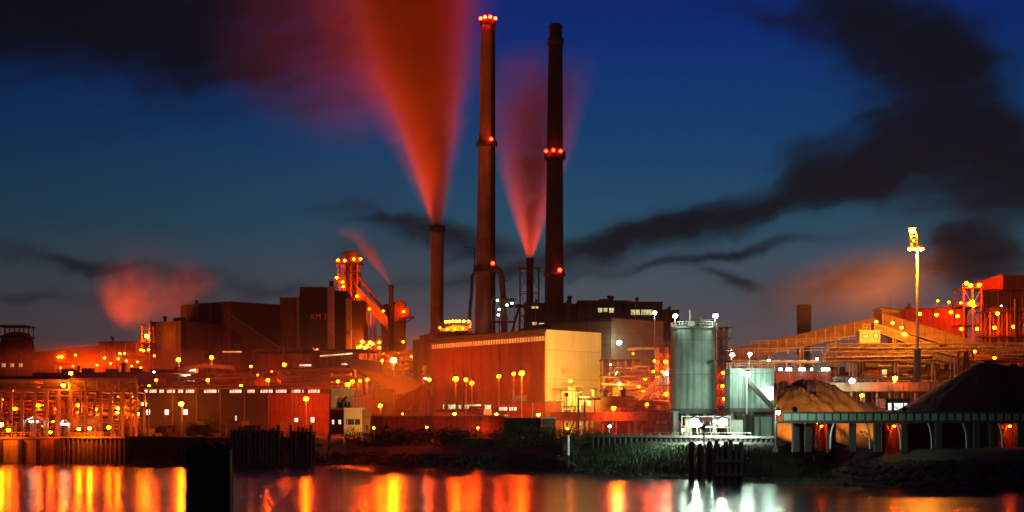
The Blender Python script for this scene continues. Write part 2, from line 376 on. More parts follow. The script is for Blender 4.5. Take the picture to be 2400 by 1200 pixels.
tc = N.new('ShaderNodeTexCoord'); mp = N.new('ShaderNodeMapping'); mp.inputs['Scale'].default_value = (.05,.28,1); L.new(tc.outputs['Object'], mp.inputs[0])
nz = N.new('ShaderNodeTexNoise'); nz.inputs['Scale'].default_value = 1.; nz.inputs['Detail'].default_value = 4; L.new(mp.outputs[0], nz.inputs['Vector'])
bp = N.new('ShaderNodeBump'); bp.inputs['Strength'].default_value = .25; bp.inputs['Distance'].default_value = .35
L.new(nz.outputs['Fac'], bp.inputs['Height']); L.new(bp.outputs[0], b.inputs['Normal'])
# currents and slicks change how rough the long-exposed surface looks
n2 = N.new('ShaderNodeTexNoise'); n2.inputs['Scale'].default_value = .5; L.new(mp.outputs[0], n2.inputs['Vector'])
mr = N.new('ShaderNodeMapRange'); mr.inputs['To Min'].default_value = .14; mr.inputs['To Max'].default_value = .24; L.new(n2.outputs['Fac'], mr.inputs['Value']); L.new(mr.outputs[0], b.inputs['Roughness'])
M['water'] = m
o = build('water', MB().add([(-880,-30,0),(880,-30,0),(880,400,0),(-880,400,0)], [(0,1,2,3)]), m, kind='structure'); o['label'] = 'smooth dark harbour water with long coloured reflections'

mb = MB(); cols = list(range(-4200, 6400, 30)); rows = 14
for px in cols:
    d = shore_d(px); w_ = shore_w(px); u = (px-1200)/F
    prof = [(-8,-3.5),(0,-.5),(.12,.35),(.3,1.6),(.5,2.9),(.7,4.0),(.86,5.0),(1.,6.1),(1.25,6.5)]
    for k, (f_, z) in enumerate(prof):
        dd = d + (f_ if k == 0 else f_*w_); x = u*dd; nn = mnoise.noise(Vector((x*.12, dd*.12, 0)))
        if px > 1955 and 2 <= k: z *= .93
        if 2 <= k <= 7 and w_ > 5: z += nn*.5; dd += mnoise.noise(Vector((x*.25, k*3., 7)))*1.3
        mb.v.append((u*dd, dd, z))
    for k, (dd, z) in enumerate([(d+max(45, w_+8), 6.5), (460, 6.5), (560, 6.5), (760, 6.5), (1600, 6.5)]):
        mb.v.append((u*dd*(1 if dd < 700 else 1), dd, z))
for i in range(len(cols)-1):
    for k in range(rows-1): mb.f.append((i*rows+k, (i+1)*rows+k, (i+1)*rows+k+1, i*rows+k+1))
mb.v = [(max(-890, min(890, x)), y, z) for x, y, z in mb.v]
o = build('ground', mb, M['ground'], kind='structure', smooth=True); o['label'] = 'dark works yard and sloping river bank'

def along(pxa, pxb, n, off=0., f=shore_d):
    r = []
    for i in range(n+1):
        px = pxa + (pxb-pxa)*i/n; d = f(px)+off; r.append(Vector((WX(px, d), d, 0)))
    return r
# --- sheet-pile quay wall, left of the basin: real corrugations
def sheet_wall(name, pts, z0, z1, pitch, depth, mat, label, cap=True, group=None):
    t = thing(name, (pts[0].x, pts[0].y, z0), label, 'quay wall', group)
    mb = MB(); prev = None
    for a, b in zip(pts[:-1], pts[1:]):
        L_ = (b-a).length; u = (b-a).normalized(); n = Vector((u.y, -u.x, 0)); n = n if n.y < 0 else -n
        k = int(L_/pitch)
        for i in range(k):
            for (f_, o_) in ((0,0),(.18,1),(.5,1),(.68,0)):
                p = a + u*(i+f_)*L_/k + n*depth*o_
                mb.v += [(p.x, p.y, z0), (p.x, p.y, z1)]
    nn = len(mb.v)//2
    for i in range(nn-1): mb.f.append((2*i, 2*i+2, 2*i+3, 2*i+1))
    build('sheet_piling', mb, mat, t)
    if cap:
        mc = MB()
        for a, b in zip(pts[:-1], pts[1:]): mc.wallbox(a, b, .9, z1-.05, z1+.45, out=depth+.25)
        build('coping_beam', mc, M['conc'], t)
    return t
sw = sheet_wall('quay_wall', along(136, 300, 3), -2, 6.5, 1.05, .45, M['pile'], 'ribbed sheet pile quay wall glowing red, left of the dark timber fenders')
sheet_wall('quay_wall', along(388, 700, 4, 1.0), -2, 6.6, 1.15, .5, M['dsteel'], 'unlit dark sheet pile wall behind the mooring dolphin')
# flat concrete wall, far left, with buttresses and ladder
t = thing('concrete_quay_wall', (WX(60,370),370,-2), 'smooth concrete quay wall lit orange at the far left edge', 'quay wall')
a, b = along(-420, 136, 1); mb = MB().wallbox(a, b, 1.1, -2, 6.3, out=.3); build('wall', mb, M['conc'], t)
mb = MB().wallbox(a, b, 1.4, 6.3, 6.75, out=.6); build('coping_beam', mb, M['conc'], t)
for px in (-110, -50, 5, 50, 92, 133):
    mb = MB(); p = a.lerp(b, (px+420)/556.); mb.box(p.x-.5, p.x+.5, p.y-1.0, p.y-.3, -2, 6.2); build('fender_post', mb, M['timber'], t)
# open timber fendering in front of the wall 295-390
t = thing('timber_fender', (WX(340,366),366,-2), 'dark timber fender frame with open vertical piles before the red lit wall', 'fender')
a, b = along(296, 392, 1, -1.5)
for i in range(16):
    p = a.lerp(b, i/15); build('fender_pile', MB().box(p.x-.22, p.x+.22, p.y-.5, p.y, -2, 6.3 if i % 5 else 7.6), M['timber'], t)
mb = MB()
for z in (1.2, 3.6): mb.wallbox(a, b, .3, z, z+.35, out=-.05)
build('walings', mb, M['timber'], t)
mb = MB().wallbox(a, b, 1.2, 5.0, 7.0, out=-.1); build('top_beam', mb, M['timber'], t)
# concrete wall behind the fender so the glow shows between piles
a, b = along(300, 388, 1, 1.2); solo('quay_wall', MB().wallbox(a, b, 1., -2, 6.5), M['conc'], 'plain quay wall seen between the open timber fender piles', 'quay wall')

# --- dark timber jetty left of the control house
def jetty(px0, px1, d, ztop, label, nx, seed):
    rnd = random.Random(seed); x0, x1 = WX(px0, d), WX(px1, d)
    t = thing('timber_jetty', ((x0+x1)/2, d, -2), label, 'jetty')
    build('deck', MB().box(x0, x1, d, d+6, ztop-.7, ztop), M['timber'], t)
    for i in range(nx):
        x = x0+.4+(x1-x0-.8)*i/(nx-1)
        for yy in (d-.4, d+5.4):
            h = ztop + (rnd.random()*1.6 if yy < d else 0)
            build('pile', MB().bar((x, yy, -2.5), (x+rnd.uniform(-.1,.1), yy, h), .34, 8), M['timber'], t)
    mb = MB()
    for z in (1.2, 2.6, 4.1): mb.box(x0, x1, d-.1, d+.15, z, z+.45)
    build('walings', mb, M['timber'], t)
    mb = MB()
    for k in range(int((x1-x0)/.55)):
        x = x0+.3+k*.55
        mb.box(x-.2, x+.2, d+.15, d+.4, .1+rnd.random()*.4, ztop-.7)
    build('plank_skirt', mb, M['timber'], t)
    build('handrail', MB().rail([(x0,d+.2,ztop),(x1,d+.2,ztop)], 1.1, .05, 2.), M['dsteel'], t)
    return t
jetty(540, 656, 338, 8.5, 'wide black timber jetty with plank skirt right of the mooring dolphin', 13, 1)
jetty(678, 732, 340, 8.3, 'narrow black timber jetty between the wide jetty and the control house', 6, 2)
# --- foreground mooring dolphin: a tight cluster of tube piles with a cap
t = thing('mooring_dolphin', (WX(487,150),150,-3), 'huge black mooring dolphin standing in the water in the foreground', 'mooring dolphin')
x0, x1 = WX(435,150), WX(538,150)
for i in range(7):
    for j in range(2):
        x = x0+.34+(x1-x0-.68)*i/6
        build('pile', MB().bar((x, 150+j*1.5+.35, -3.5), (x, 150+j*1.5+.35, 7.2+.25*((i*3+j) % 4)), .36, 14), M['timber'], t, smooth=True)
build('cap_slab', MB().box(x0+.05, x1-.05, 150.72, 151.6, -1, 7.4), M['timber'], t)
mb = MB()
for z in (2.2, 5.2): build('binding_strap', MB().box(x0-.05, x1+.05, 149.93, 150.06, z, z+.3), M['dsteel'], t)
build('mooring_post', MB().lathe((x0+3.2,151.1,7.4), [(.28,0),(.26,.5),(.4,.55),(.4,.72),(.1,.8)], 12), M['dsteel'], t)

# --- right quay: low dark wall on the green slope
pts = [Vector((WX(px, d), d, 0)) for px, d in ((1385,312),(1500,304),(1700,288),(1945,268))]
sheet_wall('quay_wall', pts, 3.6, 7.3, 1.3, .3, M['dsteel'], 'low dark retaining wall along the grassy slope under the silos')
for (k, (zz, off)) in enumerate(((2.4, -13), (1.3, -20))):
    mb = MB()
    for a, b in zip(pts[:-1], pts[1:]):
        mb.wallbox(a+Vector((0,off,0)), b+Vector((0,off*.9,0)), .5, zz-.8, zz+.3)
    solo('kerb_beam', mb, M['conc'], ['upper concrete kerb stepping down the grassy slope', 'lower concrete kerb just above the waterline'][k], 'kerb')
# grass on the slope: uncountable
mb = MB(); rnd = random.Random(5)
for i in range(15000):
    px = rnd.uniform(1345, 1965); f_ = rnd.uniform(.05, .97); d = shore_d(px)+shore_w(px)*f_
    x = WX(px, d); z = 6.1*f_**.95 - .35; h = rnd.uniform(.25, .7); a = rnd.uniform(0, 3.14); dx, dy = math.cos(a)*.12, math.sin(a)*.12
    lx, ly = rnd.uniform(-.2,.2), rnd.uniform(-.2,.2)
    mb.add([(x-dx,d-dy,z),(x+dx,d+dy,z),(x+lx,d+ly,z+h+.3)], [(0,1,2)])
o = build('slope_grass', mb, M['leaf'], kind='stuff'); tag(o, 'rough green grass covering the slope beneath the silos', 'grass')
# rip-rap along the waterline
def rocks(px0, px1, n, seed, label, dmax=5.):
    rnd = random.Random(seed); mb = MB()
    for i in range(n):
        px = rnd.uniform(px0, px1); off = rnd.uniform(-.6, dmax); d = shore_d(px)+off; w_ = shore_w(px)
        f_ = max(0, off)/w_; z = f_*6.2-.1; r = rnd.uniform(.25,.8)
        mb.ico((WX(px,d), d, z), r, 1, (rnd.uniform(.7,1.4), rnd.uniform(.7,1.3), rnd.uniform(.45,.8)))
    o = build('riprap', mb, M['rock'], kind='stuff'); tag(o, label, 'rocks')
rocks(745, 1345, 900, 3, 'dark stones lining the waterline below the bushes', 7)
rocks(1345, 1960, 700, 4, 'dark stones at the foot of the grassy slope', 3)
rocks(1960, 2460, 900, 6, 'dark stones along the bank in front of the long gallery', 9)
# --- bushes on the bank
def bush(px, d, w_, h, label, seed, z0=6.0, dens=1.0, group='bushes along the bank'):
    rnd = random.Random(seed); c = Vector((WX(px,d), d, z0)); t = thing('bush', c, label, 'bush', group)
    mb = MB(); mbs = MB()
    lob = [(rnd.uniform(-.5,.5)*w_, rnd.uniform(-.35,.35)*w_*.6, rnd.uniform(.35,.8)*h, rnd.uniform(.28,.42)) for _ in range(9)]
    for (lx, ly, lz, lr) in lob:
        mbs.bar(c, c+Vector((lx*.7, ly*.7, lz*.8)), .09, 5, .03)
        R_ = lr*min(w_, h*1.8)
        for i in range(int(210*dens)):
            v = Vector((rnd.gauss(0,1), rnd.gauss(0,1), rnd.gauss(0,1))).normalized()*R_*(.55+.5*rnd.random()**.6); v.z *= .75
            p = c+Vector((lx, ly, lz))+v
            if p.z < z0: p.z = z0+rnd.random()*.3
            s = rnd.uniform(.12,.26); a = Vector((rnd.gauss(0,1), rnd.gauss(0,1), rnd.gauss(0,.6))).normalized(); b_ = a.cross(Vector((rnd.gauss(0,1),rnd.gauss(0,1),1))).normalized()
            mb.add([p-a*s, p+b_*s*.6, p+a*s, p-b_*s*.6], [(0,1,2,3)])
    build('foliage', mb, M['leaf'], t); build('stems', mbs, M['bark'], t)
lab = ['broad low bush beside the control house legs', 'ragged bush second along the bank from the control house', 'rounded bush third along from the control house',
       'tall bush below the bright wall lamp', 'wide bush left of the mooring post group', 'dense bush in the middle of the bank row', 'flat topped bush under the dark wagon end',
       'bush just left of the white mooring post', 'bush directly behind the white mooring post', 'greenest bush lit at the right end of the row', 'small bush at the foot of the right end of the row']
for i, (px, w_, h) in enumerate([(858,9,4.0),(915,10,3.6),(975,10,4.1),(1035,10,3.8),(1090,9,3.7),(1145,10,4.0),(1198,9,3.6),(1250,9,3.9),(1302,8,4.1),(1355,9,4.0),(1392,6,3.0)]):
    bush(px, 331 if px < 1000 else 324, w_, h, lab[i], 40+i, z0=4.9)
for i, (px, d, w_, h, lb) in enumerate([(500,380,8,4.6,'dark bush by the lit hall windows behind the timber jetty'),(458,384,5,4.,'small dark bush right of the third square window'),(1985,262,7,2.6,'straggly dark bush at the left end of the stony bank'),(2190,250,6,2.2,'low scrub bush on the bank below the long gallery')]):
    bush(px, d, w_, h, lb, 80+i, z0=6.2, dens=.7, group=None)
# mooring post in front of the bushes
t = thing('mooring_post', (WX(1331,300),300,-2), 'pale topped mooring pile standing in the water before the bushes', 'mooring post')
build('pile', MB().lathe((WX(1331,300),300,-2), [(.33,0),(.33,5.5)], 12), M['timber'], t, smooth=True)
build('painted_top', MB().lathe((WX(1331,300),300,3.5), [(.36,0),(.34,4.1),(.15,4.25)], 12), M['white'], t, smooth=True)
build('collar_float', MB().lathe((WX(1331,300),300,-.1), [(.35,0),(.95,.1),(.95,.55),(.35,.6)], 12), M['dsteel'], t)
# black fender piles before the silos
for i, (px, w_, zt, lb) in enumerate([(1621,.55,7.0,'single black pile left of the silo quay'),(1641,.5,6.6,'second black pile from the left before the silos'),(1663,.5,7.1,'third black pile, close to the pile cluster')]):
    solo('fender_pile', MB().lathe((WX(px,249),249,-2), [(w_,0),(w_,zt+1.6),(w_*.5,zt+2)], 12), M['timber'], lb, 'fender pile', smooth=True)
t = thing('pile_cluster', (WX(1706,243),243,-2), 'broad black cluster of fender piles under the brightest white lamps', 'pile cluster')
for i in range(9):
    x = WX(1676+i*7.6,243); build('pile', MB().bar((x,243+(i%2)*.7,-2),(x+(.0 if i%3 else .25),243+(i%2)*.7,7.4-(i*7%5)*.35),.4,10), M['timber'], t, smooth=True)
build('walings', MB().box(WX(1672,243), WX(1741,243), 242.2, 242.5, 3.5, 4.1).box(WX(1672,243), WX(1741,243), 242.2, 242.5, 1.2, 1.7), M['timber'], t)
# ------------------------------------------------------------------ works helpers
def plan(px, d): return Vector((WX(px, d), d))
def hit(a, b, px):
    """point of plan line a-b seen on bearing px, and its distance"""
    u = (px-1200)/F; r = b-a; t = (u*a.y - a.x)/(r.x - u*r.y); p = a+r*t
    return p
def window(parent, a, b, px0, px1, py0, py1, mat, bars=3, out=.0, name='window', rows=1):
    p, q = hit(a, b, px0), hit(a, b, px1); d = (p.y+q.y)/2; z0, z1 = WZ(py1, d), WZ(py0, d)
    u = (q-p).normalized(); L_ = (q-p).length; t = .12
    mf = MB()
    mf.wallbox(p, q, .1, z0-t, z0, out=out+.16); mf.wallbox(p, q, .1, z1, z1+t, out=out+.16)
    for k in range(bars+1):
        c = p+u*(L_*k/bars); e = .06 if 0 < k < bars else .12
        mf.wallbox(c-u*e, c+u*e, .1, z0+.002, z1-.002, out=out+.155)
    for k in range(1, rows):
        z = z0+(z1-z0)*k/rows; mf.wallbox(p, q, .06, z-.04, z+.04, out=out+.145)
    f = build(name, mf, M['dsteel'], parent)
    build('pane', MB().wallbox(p, q, .05, z0+.003, z1-.003, out=out+.09), mat, f)
    return f
def shell(t, a, b, depth, z0, z1, mat, z1b=None, name='wall', trim=.35, roofmat='roof', lip=.3):
    """walls, flat roof with an upstanding edge"""
    z1b = z1 if z1b is None else z1b
    w_ = build(name, MB().wallbox(a, b, depth, z0, z1, z0, z1b), M[mat], t)
    u = (b-a).normalized()
    build('roof', MB().wallbox(a-u*lip, b+u*lip, depth+2*lip, z1+.004, z1+trim, z1b+.004, z1b+trim, out=lip), M[roofmat], t)
    return w_
def gear(t, a, b, depth, z, rnd, n=4, mat='dsteel'):
    """roof vents, ducts and a handrail"""
    L_ = (b-a).length; u = (b-a).normalized(); n_ = Vector((-u.y, u.x)); n_ = n_ if n_.y > 0 else -n_
    for i in range(n):
        c = a+u*L_*rnd.uniform(.08,.92)+n_*depth*rnd.uniform(.15,.6); k = rnd.random()
        if k < .45:
            r = rnd.uniform(.3,.7); h = rnd.uniform(1.2,3.2)
            build('roof_vent', MB().lathe((c.x,c.y,z), [(r,0),(r,h),(r*1.6,h+.05),(r*1.5,h+.4),(r*.4,h+.8)], 10), M[mat], t)
        elif k < .8:
            s = rnd.uniform(.7,1.8); build('roof_box', MB().box(c.x-s*1.3,c.x+s*1.3,c.y-s,c.y+s,z,z+s*1.1), M[mat], t)
        else:
            h = rnd.uniform(2.5,5); build('aerial', MB().bar((c.x,c.y,z),(c.x,c.y,z+h),.07,5).bar((c.x-.6,c.y,z+h*.8),(c.x+.6,c.y,z+h*.8),.04,4), M[mat], t)
def building(name, px0, d0, px1, d1, py, depth, mat, label, cat='building', z0=None, pyb=None, group=None, wins=(), vents=3, seed=1, roofmat='roof', pipes=2, rail=False, door=None):
    a, b = plan(px0, d0), plan(px1, d1); z1 = WZ(py, d0); z1b = WZ(pyb if pyb is not None else py, d1) if (pyb is not None) else z1
    z0 = GZ-.3 if z0 is None else z0; rnd = random.Random(seed)
    t = thing(name, (*(a+b)/2, z0), label, cat, group)
    shell(t, a, b, depth, z0, z1, mat, z1b, roofmat=roofmat)
    u = (b-a).normalized(); L_ = (b-a).length
    for k in range(pipes):
        c = a+u*L_*(k+.5)/pipes; zz = z1+(z1b-z1)*(k+.5)/pipes
        build('downpipe', MB().bar((c.x,c.y-.35,z0),(c.x,c.y-.35,zz-.2),.14,6), M['steel'], t)
    build('plinth', MB().wallbox(a, b, .4, z0, z0+1.3, out=.12), M['concd'], t)
    gear(t, a, b, depth, max(z1,z1b)+.3, rnd, vents)
    if rail: build('handrail', MB().rail([(*a, z1+.3),(*b, z1b+.3)], 1.1, .06, 2.5), M['steel'], t)
    for wd in wins:
        window(t, a, b, *wd[:4], M[wd[4]], *(wd[5:] if len(wd) > 5 else (3,)))
    return t, a, b
def bulb(parent, c, kind, s, r, name='lamp', hood=True):
    r = r*1.12; s = s*1.2
    o = build(name, MB().ico(c, r, 1, (1,1,.8)), lampmat(kind, s), parent)
    if hood: build('lamp_hood', MB().lathe((c[0],c[1],c[2]+r*.75), [(r*1.25,0),(r*1.2,.12),(r*.5,.35),(.12,.5)], 10), M['dsteel'], o)
    return o
SB = .48                                   # global lamp trim
def lamp_post(px, py, d, label, kind='sodium', s=1800, r=.45, heads=1, base=GZ, group=None, thin=.14, name='lamp_post', back=.9):
    c = P(px, py, d); t = thing(name, (c.x, c.y, base), label, 'lamp post', group)
    build('pole', MB().bar((c.x, c.y+back, base-.2), (c.x, c.y+back, c.z+.9), thin*1.2, 8, thin*.7).box(c.x-.35,c.x+.35,c.y+back-.3,c.y+back+.3,base-.1,base+.5), M['steel'] if px not in (1223,1065,1752) else M['white'], t)
    build('arm', MB().tube([(c.x,c.y+back,c.z+.85),(c.x,c.y+back*.5,c.z+1.15),(c.x,c.y,c.z+.9)], .08, 6), M['steel'], t)
    bulb(t, c, kind, s*SB, r)
    return t
def work_lamps(parent, spots, d, kind='sodium', s=700, r=.32):
    for sp_ in spots:
        dd = sp_[2] if len(sp_) > 2 else d; c = P(sp_[0], sp_[1], dd)
        o = bulb(parent, c, kind, s*SB, r, hood=False)
        build('lamp_bracket', MB().bar((c.x,c.y+.1,c.z+r),(c.x,c.y+1.2,c.z+r+.35),.09,5).box(c.x-r*.9,c.x+r*.9,c.y+.0,c.y+.25,c.z+r*.85,c.z+r*1.15), M['dsteel'], o)
def tower(name, px0, px1, py0, py1, d, depth, nb, nl, mat, label, cat='steel tower', plat=True, brace=True, cr=.22, group=None, rail=True, platmat='dsteel'):
    x0, x1 = WX(px0,d), WX(px1,d); z1 = WZ(py0,d); z0 = GZ-.2 if py1 is None else WZ(py1,d)
    t = thing(name, ((x0+x1)/2, d, z0), label, cat, group)
    for i in range(nb+1):
        for yy in (d, d+depth):
            x = x0+(x1-x0)*i/nb; build('column', MB().box(x-cr,x+cr,yy-cr,yy+cr,z0,z1), M[mat], t)
    mb = MB(); mbr = MB(); mr_ = MB()
    for k in range(1, nl+1):
        z = z0+(z1-z0)*k/nl
        if plat: build('platform', MB().box(x0-.6,x1+.6,d-.7,d+depth+.6,z-.18,z+.06), M[platmat], t)
        else:
            for yy in (d, d+depth): build('beam', MB().box(x0+cr,x1-cr,yy-cr*.8,yy+cr*.8,z-.3,z-.02), M[mat], t)
        if rail and plat: mr_.rail([(x0-.55,d-.65,z+.06),(x1+.55,d-.65,z+.06)], 1.1, .05, 1.8)
    if brace:
        for k in range(nl):
            za = z0+(z1-z0)*k/nl+.15; zb = z0+(z1-z0)*(k+1)/nl-.25
            for i in range(nb):
                xa = x0+(x1-x0)*i/nb; xb = x0+(x1-x0)*(i+1)/nb
                if (i+k) % 2: xa, xb = xb, xa
                mbr.bar((xa,d-.1,za),(xb,d-.1,zb),cr*.4,5); mbr.bar((xb,d+depth+.1,za),(xa,d+depth+.1,zb),cr*.4,5)
    build('beams', mb, M[mat], t); build('bracing', mbr, M[mat], t); build('handrail', mr_, M[mat], t)
    return t
def gallery(name, p0, p1, w_, h, mat, label, cat='conveyor', legs=(), truss=False, roofmat='roof', group=None, ribs=True, lampz=None, leg_to=GZ, windows=0, legmat='steel'):
    """enclosed conveyor or pipe gallery on trestles; p0,p1 = top front edge"""
    p0, p1 = Vector(p0), Vector(p1); t = thing(name, (p0.x, p0.y, min(p0.z,p1.z)-h), label, cat, group)
    y0 = Vector((0,w_,0)); zz = Vector((0,0,h))
    def slab(mb, a, b, hh, oy0, oy1):
        A = [Vector((a.x,a.y+oy0,a.z)), Vector((b.x,b.y+oy0,b.z)), Vector((b.x,b.y+oy1,b.z)), Vector((a.x,a.y+oy1,a.z))]
        mb.add([v-Vector((0,0,hh)) for v in A]+A, [(0,3,2,1),(4,5,6,7),(0,1,5,4),(1,2,6,5),(2,3,7,6),(3,0,4,7)])
    if truss:
        mb = MB(); n = max(2, int((p1-p0).length/h/1.1))
        for oy in (0, w_):
            o_ = Vector((0,oy,0))
            for (u_, v_) in ((Vector((0,0,0)), 1), (-zz, 1)): mb.bar(p0+o_+u_, p1+o_+u_, .2, 6)
            for k in range(n):
                a = p0.lerp(p1, k/n)+o_; b = p0.lerp(p1, (k+1)/n)+o_
                mb.bar(a-zz, a, .12, 5); mb.bar((a-zz) if k % 2 else a, b if k % 2 else (b-zz), .1, 5)
        build('truss', mb, M[legmat], t)
        md = MB(); slab(md, p0-zz+Vector((0,0,.3)), p1-zz+Vector((0,0,.3)), .25, .25, w_-.25); build('deck', md, M['dsteel'], t)
        mp_ = MB()
        for k, (oy, rr) in enumerate(((w_*.25,.3),(w_*.5,.4),(w_*.78,.28))): mp_.bar(p0-zz*.75+Vector((0,oy,rr)), p1-zz*.75+Vector((0,oy,rr)), rr, 10)
        build('pipes', mp_, M['pipe'], t)
    else:
        mb = MB(); slab(mb, p0-Vector((0,0,.3)), p1-Vector((0,0,.3)), h-.3, 0, w_); build('side_wall', mb, M[mat], t)
        mb = MB(); slab(mb, p0, p1, .29, -.25, w_+.25); build('roof', mb, M[roofmat], t)
        if ribs:
            mb = MB(); n = max(2, int((p1-p0).length/3.))
            for k in range(n+1):
                a = p0.lerp(p1, k/n); mb.box(a.x-.08,a.x+.08,a.y-.12,a.y,a.z-h,a.z-.3)
            build('wall_ribs', mb, M[legmat], t)
        mb = MB(); slab(mb, p0-zz, p1-zz, .35, .1, w_-.1); build('floor_beam', mb, M[legmat], t)
        for k in range(windows):
            a = p0.lerp(p1, (k+.5)/windows); f = build('window', MB().box(a.x-.7,a.x+.7,a.y-.14,a.y,a.z-h*.62,a.z-h*.3), M['dsteel'], t)
            build('pane', MB().box(a.x-.6,a.x+.6,a.y-.2,a.y-.145,a.z-h*.6,a.z-h*.32), M['win_y'], f)
    for f_ in legs:
        a = p0.lerp(p1, f_); top = a.z-h-.35; mb = MB()
        if top > leg_to+1:
            for oy, s_ in ((.3,-1),(w_-.3,1)):
                mb.bar((a.x-.3,a.y+oy+s_*.8,leg_to-.3),(a.x-.1,a.y+oy,top),.2,6); mb.bar((a.x+1.1,a.y+oy+s_*.8,leg_to-.3),(a.x+.7,a.y+oy,top),.2,6)
                nn = max(1, int((top-leg_to)/4))
                for q in range(nn):
                    za = leg_to+(top-leg_to)*q/nn; zb = leg_to+(top-leg_to)*(q+1)/nn
                    mb.bar((a.x-.25,a.y+oy,za),(a.x+.9,a.y+oy,zb),.09,5)
            build('trestle_leg', mb, M[legmat], t)
    return t
def stack(name, px_top, w_top, py_top, px_bot, w_bot, py_bot, d, mat, label, rings=(), segs=10, cap=None, mouth=0., ladder=True, lipmat='soot'):
    """tapered stack; shell follows surveyed widths; rings = platforms"""
    zt, zb = WZ(py_top,d), (GZ if py_bot is None else WZ(py_bot,d)); c0 = WX(px_bot,d); c1 = WX(px_top,d)
    t = thing(name, (c0,d,zb), label, 'chimney stack'); r0, r1 = w_bot/2/F*d, w_top/2/F*d
    mb = MB(); n = 36; prof = []
    for i in range(segs+1):
        f_ = i/segs; prof.append((c0+(c1-c0)*f_, r0+(r1-r0)*(f_**.75), zb+(zt-zb)*f_))
    vs = []; fs = []
    for (cx, r, z) in prof:
        for k in range(n): a = 2*math.pi*k/n; vs.append((cx+math.cos(a)*r, d+math.sin(a)*r, z))
    for i in range(segs):
        for k in range(n): fs.append((i*n+k, i*n+(k+1)%n, (i+1)*n+(k+1)%n, (i+1)*n+k))
    fs += [tuple(range(n-1,-1,-1)), tuple(range(segs*n,(segs+1)*n))]
    mb.add(vs, fs); build('shaft', mb, M[mat], t, smooth=True)
    def at(py):
        z = WZ(py,d); f_ = (z-zb)/(zt-zb); return c0+(c1-c0)*f_, r0+(r1-r0)*(max(0,f_)**.75), z
    cx, r, z = at(py_top); build('mouth_ring', MB().lathe((cx,d,z-3.), [(r*1.01+.05,0),(r*1.05+.1+mouth,.6),(r*1.05+.1+mouth,3.2),(r*.86,3.25)], 36), M[lipmat], t)
    for (py, wd, hh) in rings:
        cx, r, z = at(py); ro = wd/2/F*d; g = build('platform_ring', MB().lathe((cx,d,z-hh), [(r*.98,0),(ro*.92,.15),(ro,.6),(ro,hh),(r*.98,hh+.02)], 36), M['dsteel'], t)
        mr_ = MB()
        for k in range(24):
            a, b = 2*math.pi*k/24, 2*math.pi*(k+1)/24; p = Vector((cx+math.cos(a)*ro*.97,d+math.sin(a)*ro*.97,z)); q = Vector((cx+math.cos(b)*ro*.97,d+math.sin(b)*ro*.97,z))
            mr_.bar(p, p+Vector((0,0,1.2)), .06, 4); mr_.bar(p+Vector((0,0,1.2)), q+Vector((0,0,1.2)), .06, 4)
        build('handrail', mr_, M['dsteel'], g)
    if ladder:
        mb = MB(); cx0, ra, za = prof[0]; cx1, rb, zb_ = prof[-1]
        for s_ in (-.35, .35): mb.bar((cx0+ra*.72+s_, d-ra*.75-.3, za),(cx1+rb*.72+s_, d-rb*.75-.3, zb_), .09, 5)
        k = int((zb_-za)/2.4)
        for i in range(k):
            f_ = (i+.5)/k; rr = ra+(rb-ra)*(f_**.75); xx = cx0+(cx1-cx0)*f_+rr*.72; yy = d-rr*.75-.3; z = za+(zb_-za)*f_
            mb.bar((xx-.35,yy,z),(xx+.35,yy,z),.07,4)
        build('ladder', mb, M['dsteel'], t)
    return t, at
def flood(px, py, d, target, power, col, angle, label, base=None, r=.5, blend=.6, group=None):
    """floodlight, in most cases added to brighten its target: housing, glass, post and the light it throws"""
    c = P(px, py, d); base = GZ if base is None else base; T_ = Vector(target); dr = (T_-c).normalized()
    t = thing('floodlight', (c.x,c.y,base), label, 'floodlight', group)
    build('post', MB().bar((c.x,c.y,base-.2),(c.x,c.y,c.z-.1),.14,6), M['lsteel'], t)
    build('housing', MB().bar(c-dr*.7, c, .25, 10, .55), M['dsteel'], t)
    cl = bpy.data.lights.new('flood_beam', 'SPOT'); cl.energy = power; cl.color = col; cl.spot_size = R(angle); cl.spot_blend = blend; cl.shadow_soft_size = r
    lo = bpy.data.objects.new('flood_beam', cl); C.objects.link(lo); lo.parent = t; lo.location = c+dr*.3-world_origin(t)
    lo.rotation_euler = dr.to_track_quat('-Z','Y').to_euler()
    return t
# ================================================================== THE BIG STACKS
s1, at1 = stack('chimney_stack', 1025, 32, 530, 1023, 28, None, 640, 'stack', 'plain concrete stack left of the two giants, pouring out the widest steam plume', mouth=.25)
s2, at2 = stack('chimney_stack', 1144, 33, 45, 1134, 56, None, 620, 'stack', 'giant pale concrete stack ringed with red warning lights at its very top',
    rings=[(334,50,2.2),(624,58,2.6)])
s3, at3 = stack('chimney_stack', 1302, 33, 92, 1297, 54, None, 600, 'soot', 'giant black stack with a stepped cap and three red lights halfway up', rings=[(96,40,1.8),(358,50,3.0),(640,52,1.6)])
cx, r, z = at3(92); build('stepped_cap', MB().lathe((cx,600,z-.05), [(2.75,0),(2.75,4.6),(2.95,4.7),(2.95,5.8),(2.3,6.1),(2.3,6.4)], 30), M['soot'], s3, smooth=True)
s4, at4 = stack('chimney_stack', 1242, 16, 606, 1242, 18, None, 650, 'soot', 'short slim stack in a lattice frame between the two giant stacks', ladder=False)
s5, at5 = stack('chimney_stack', 917, 11, 669, 917, 14, None, 655, 'soot', 'thin dark stack beside the stoves with a small leaning plume', ladder=False)
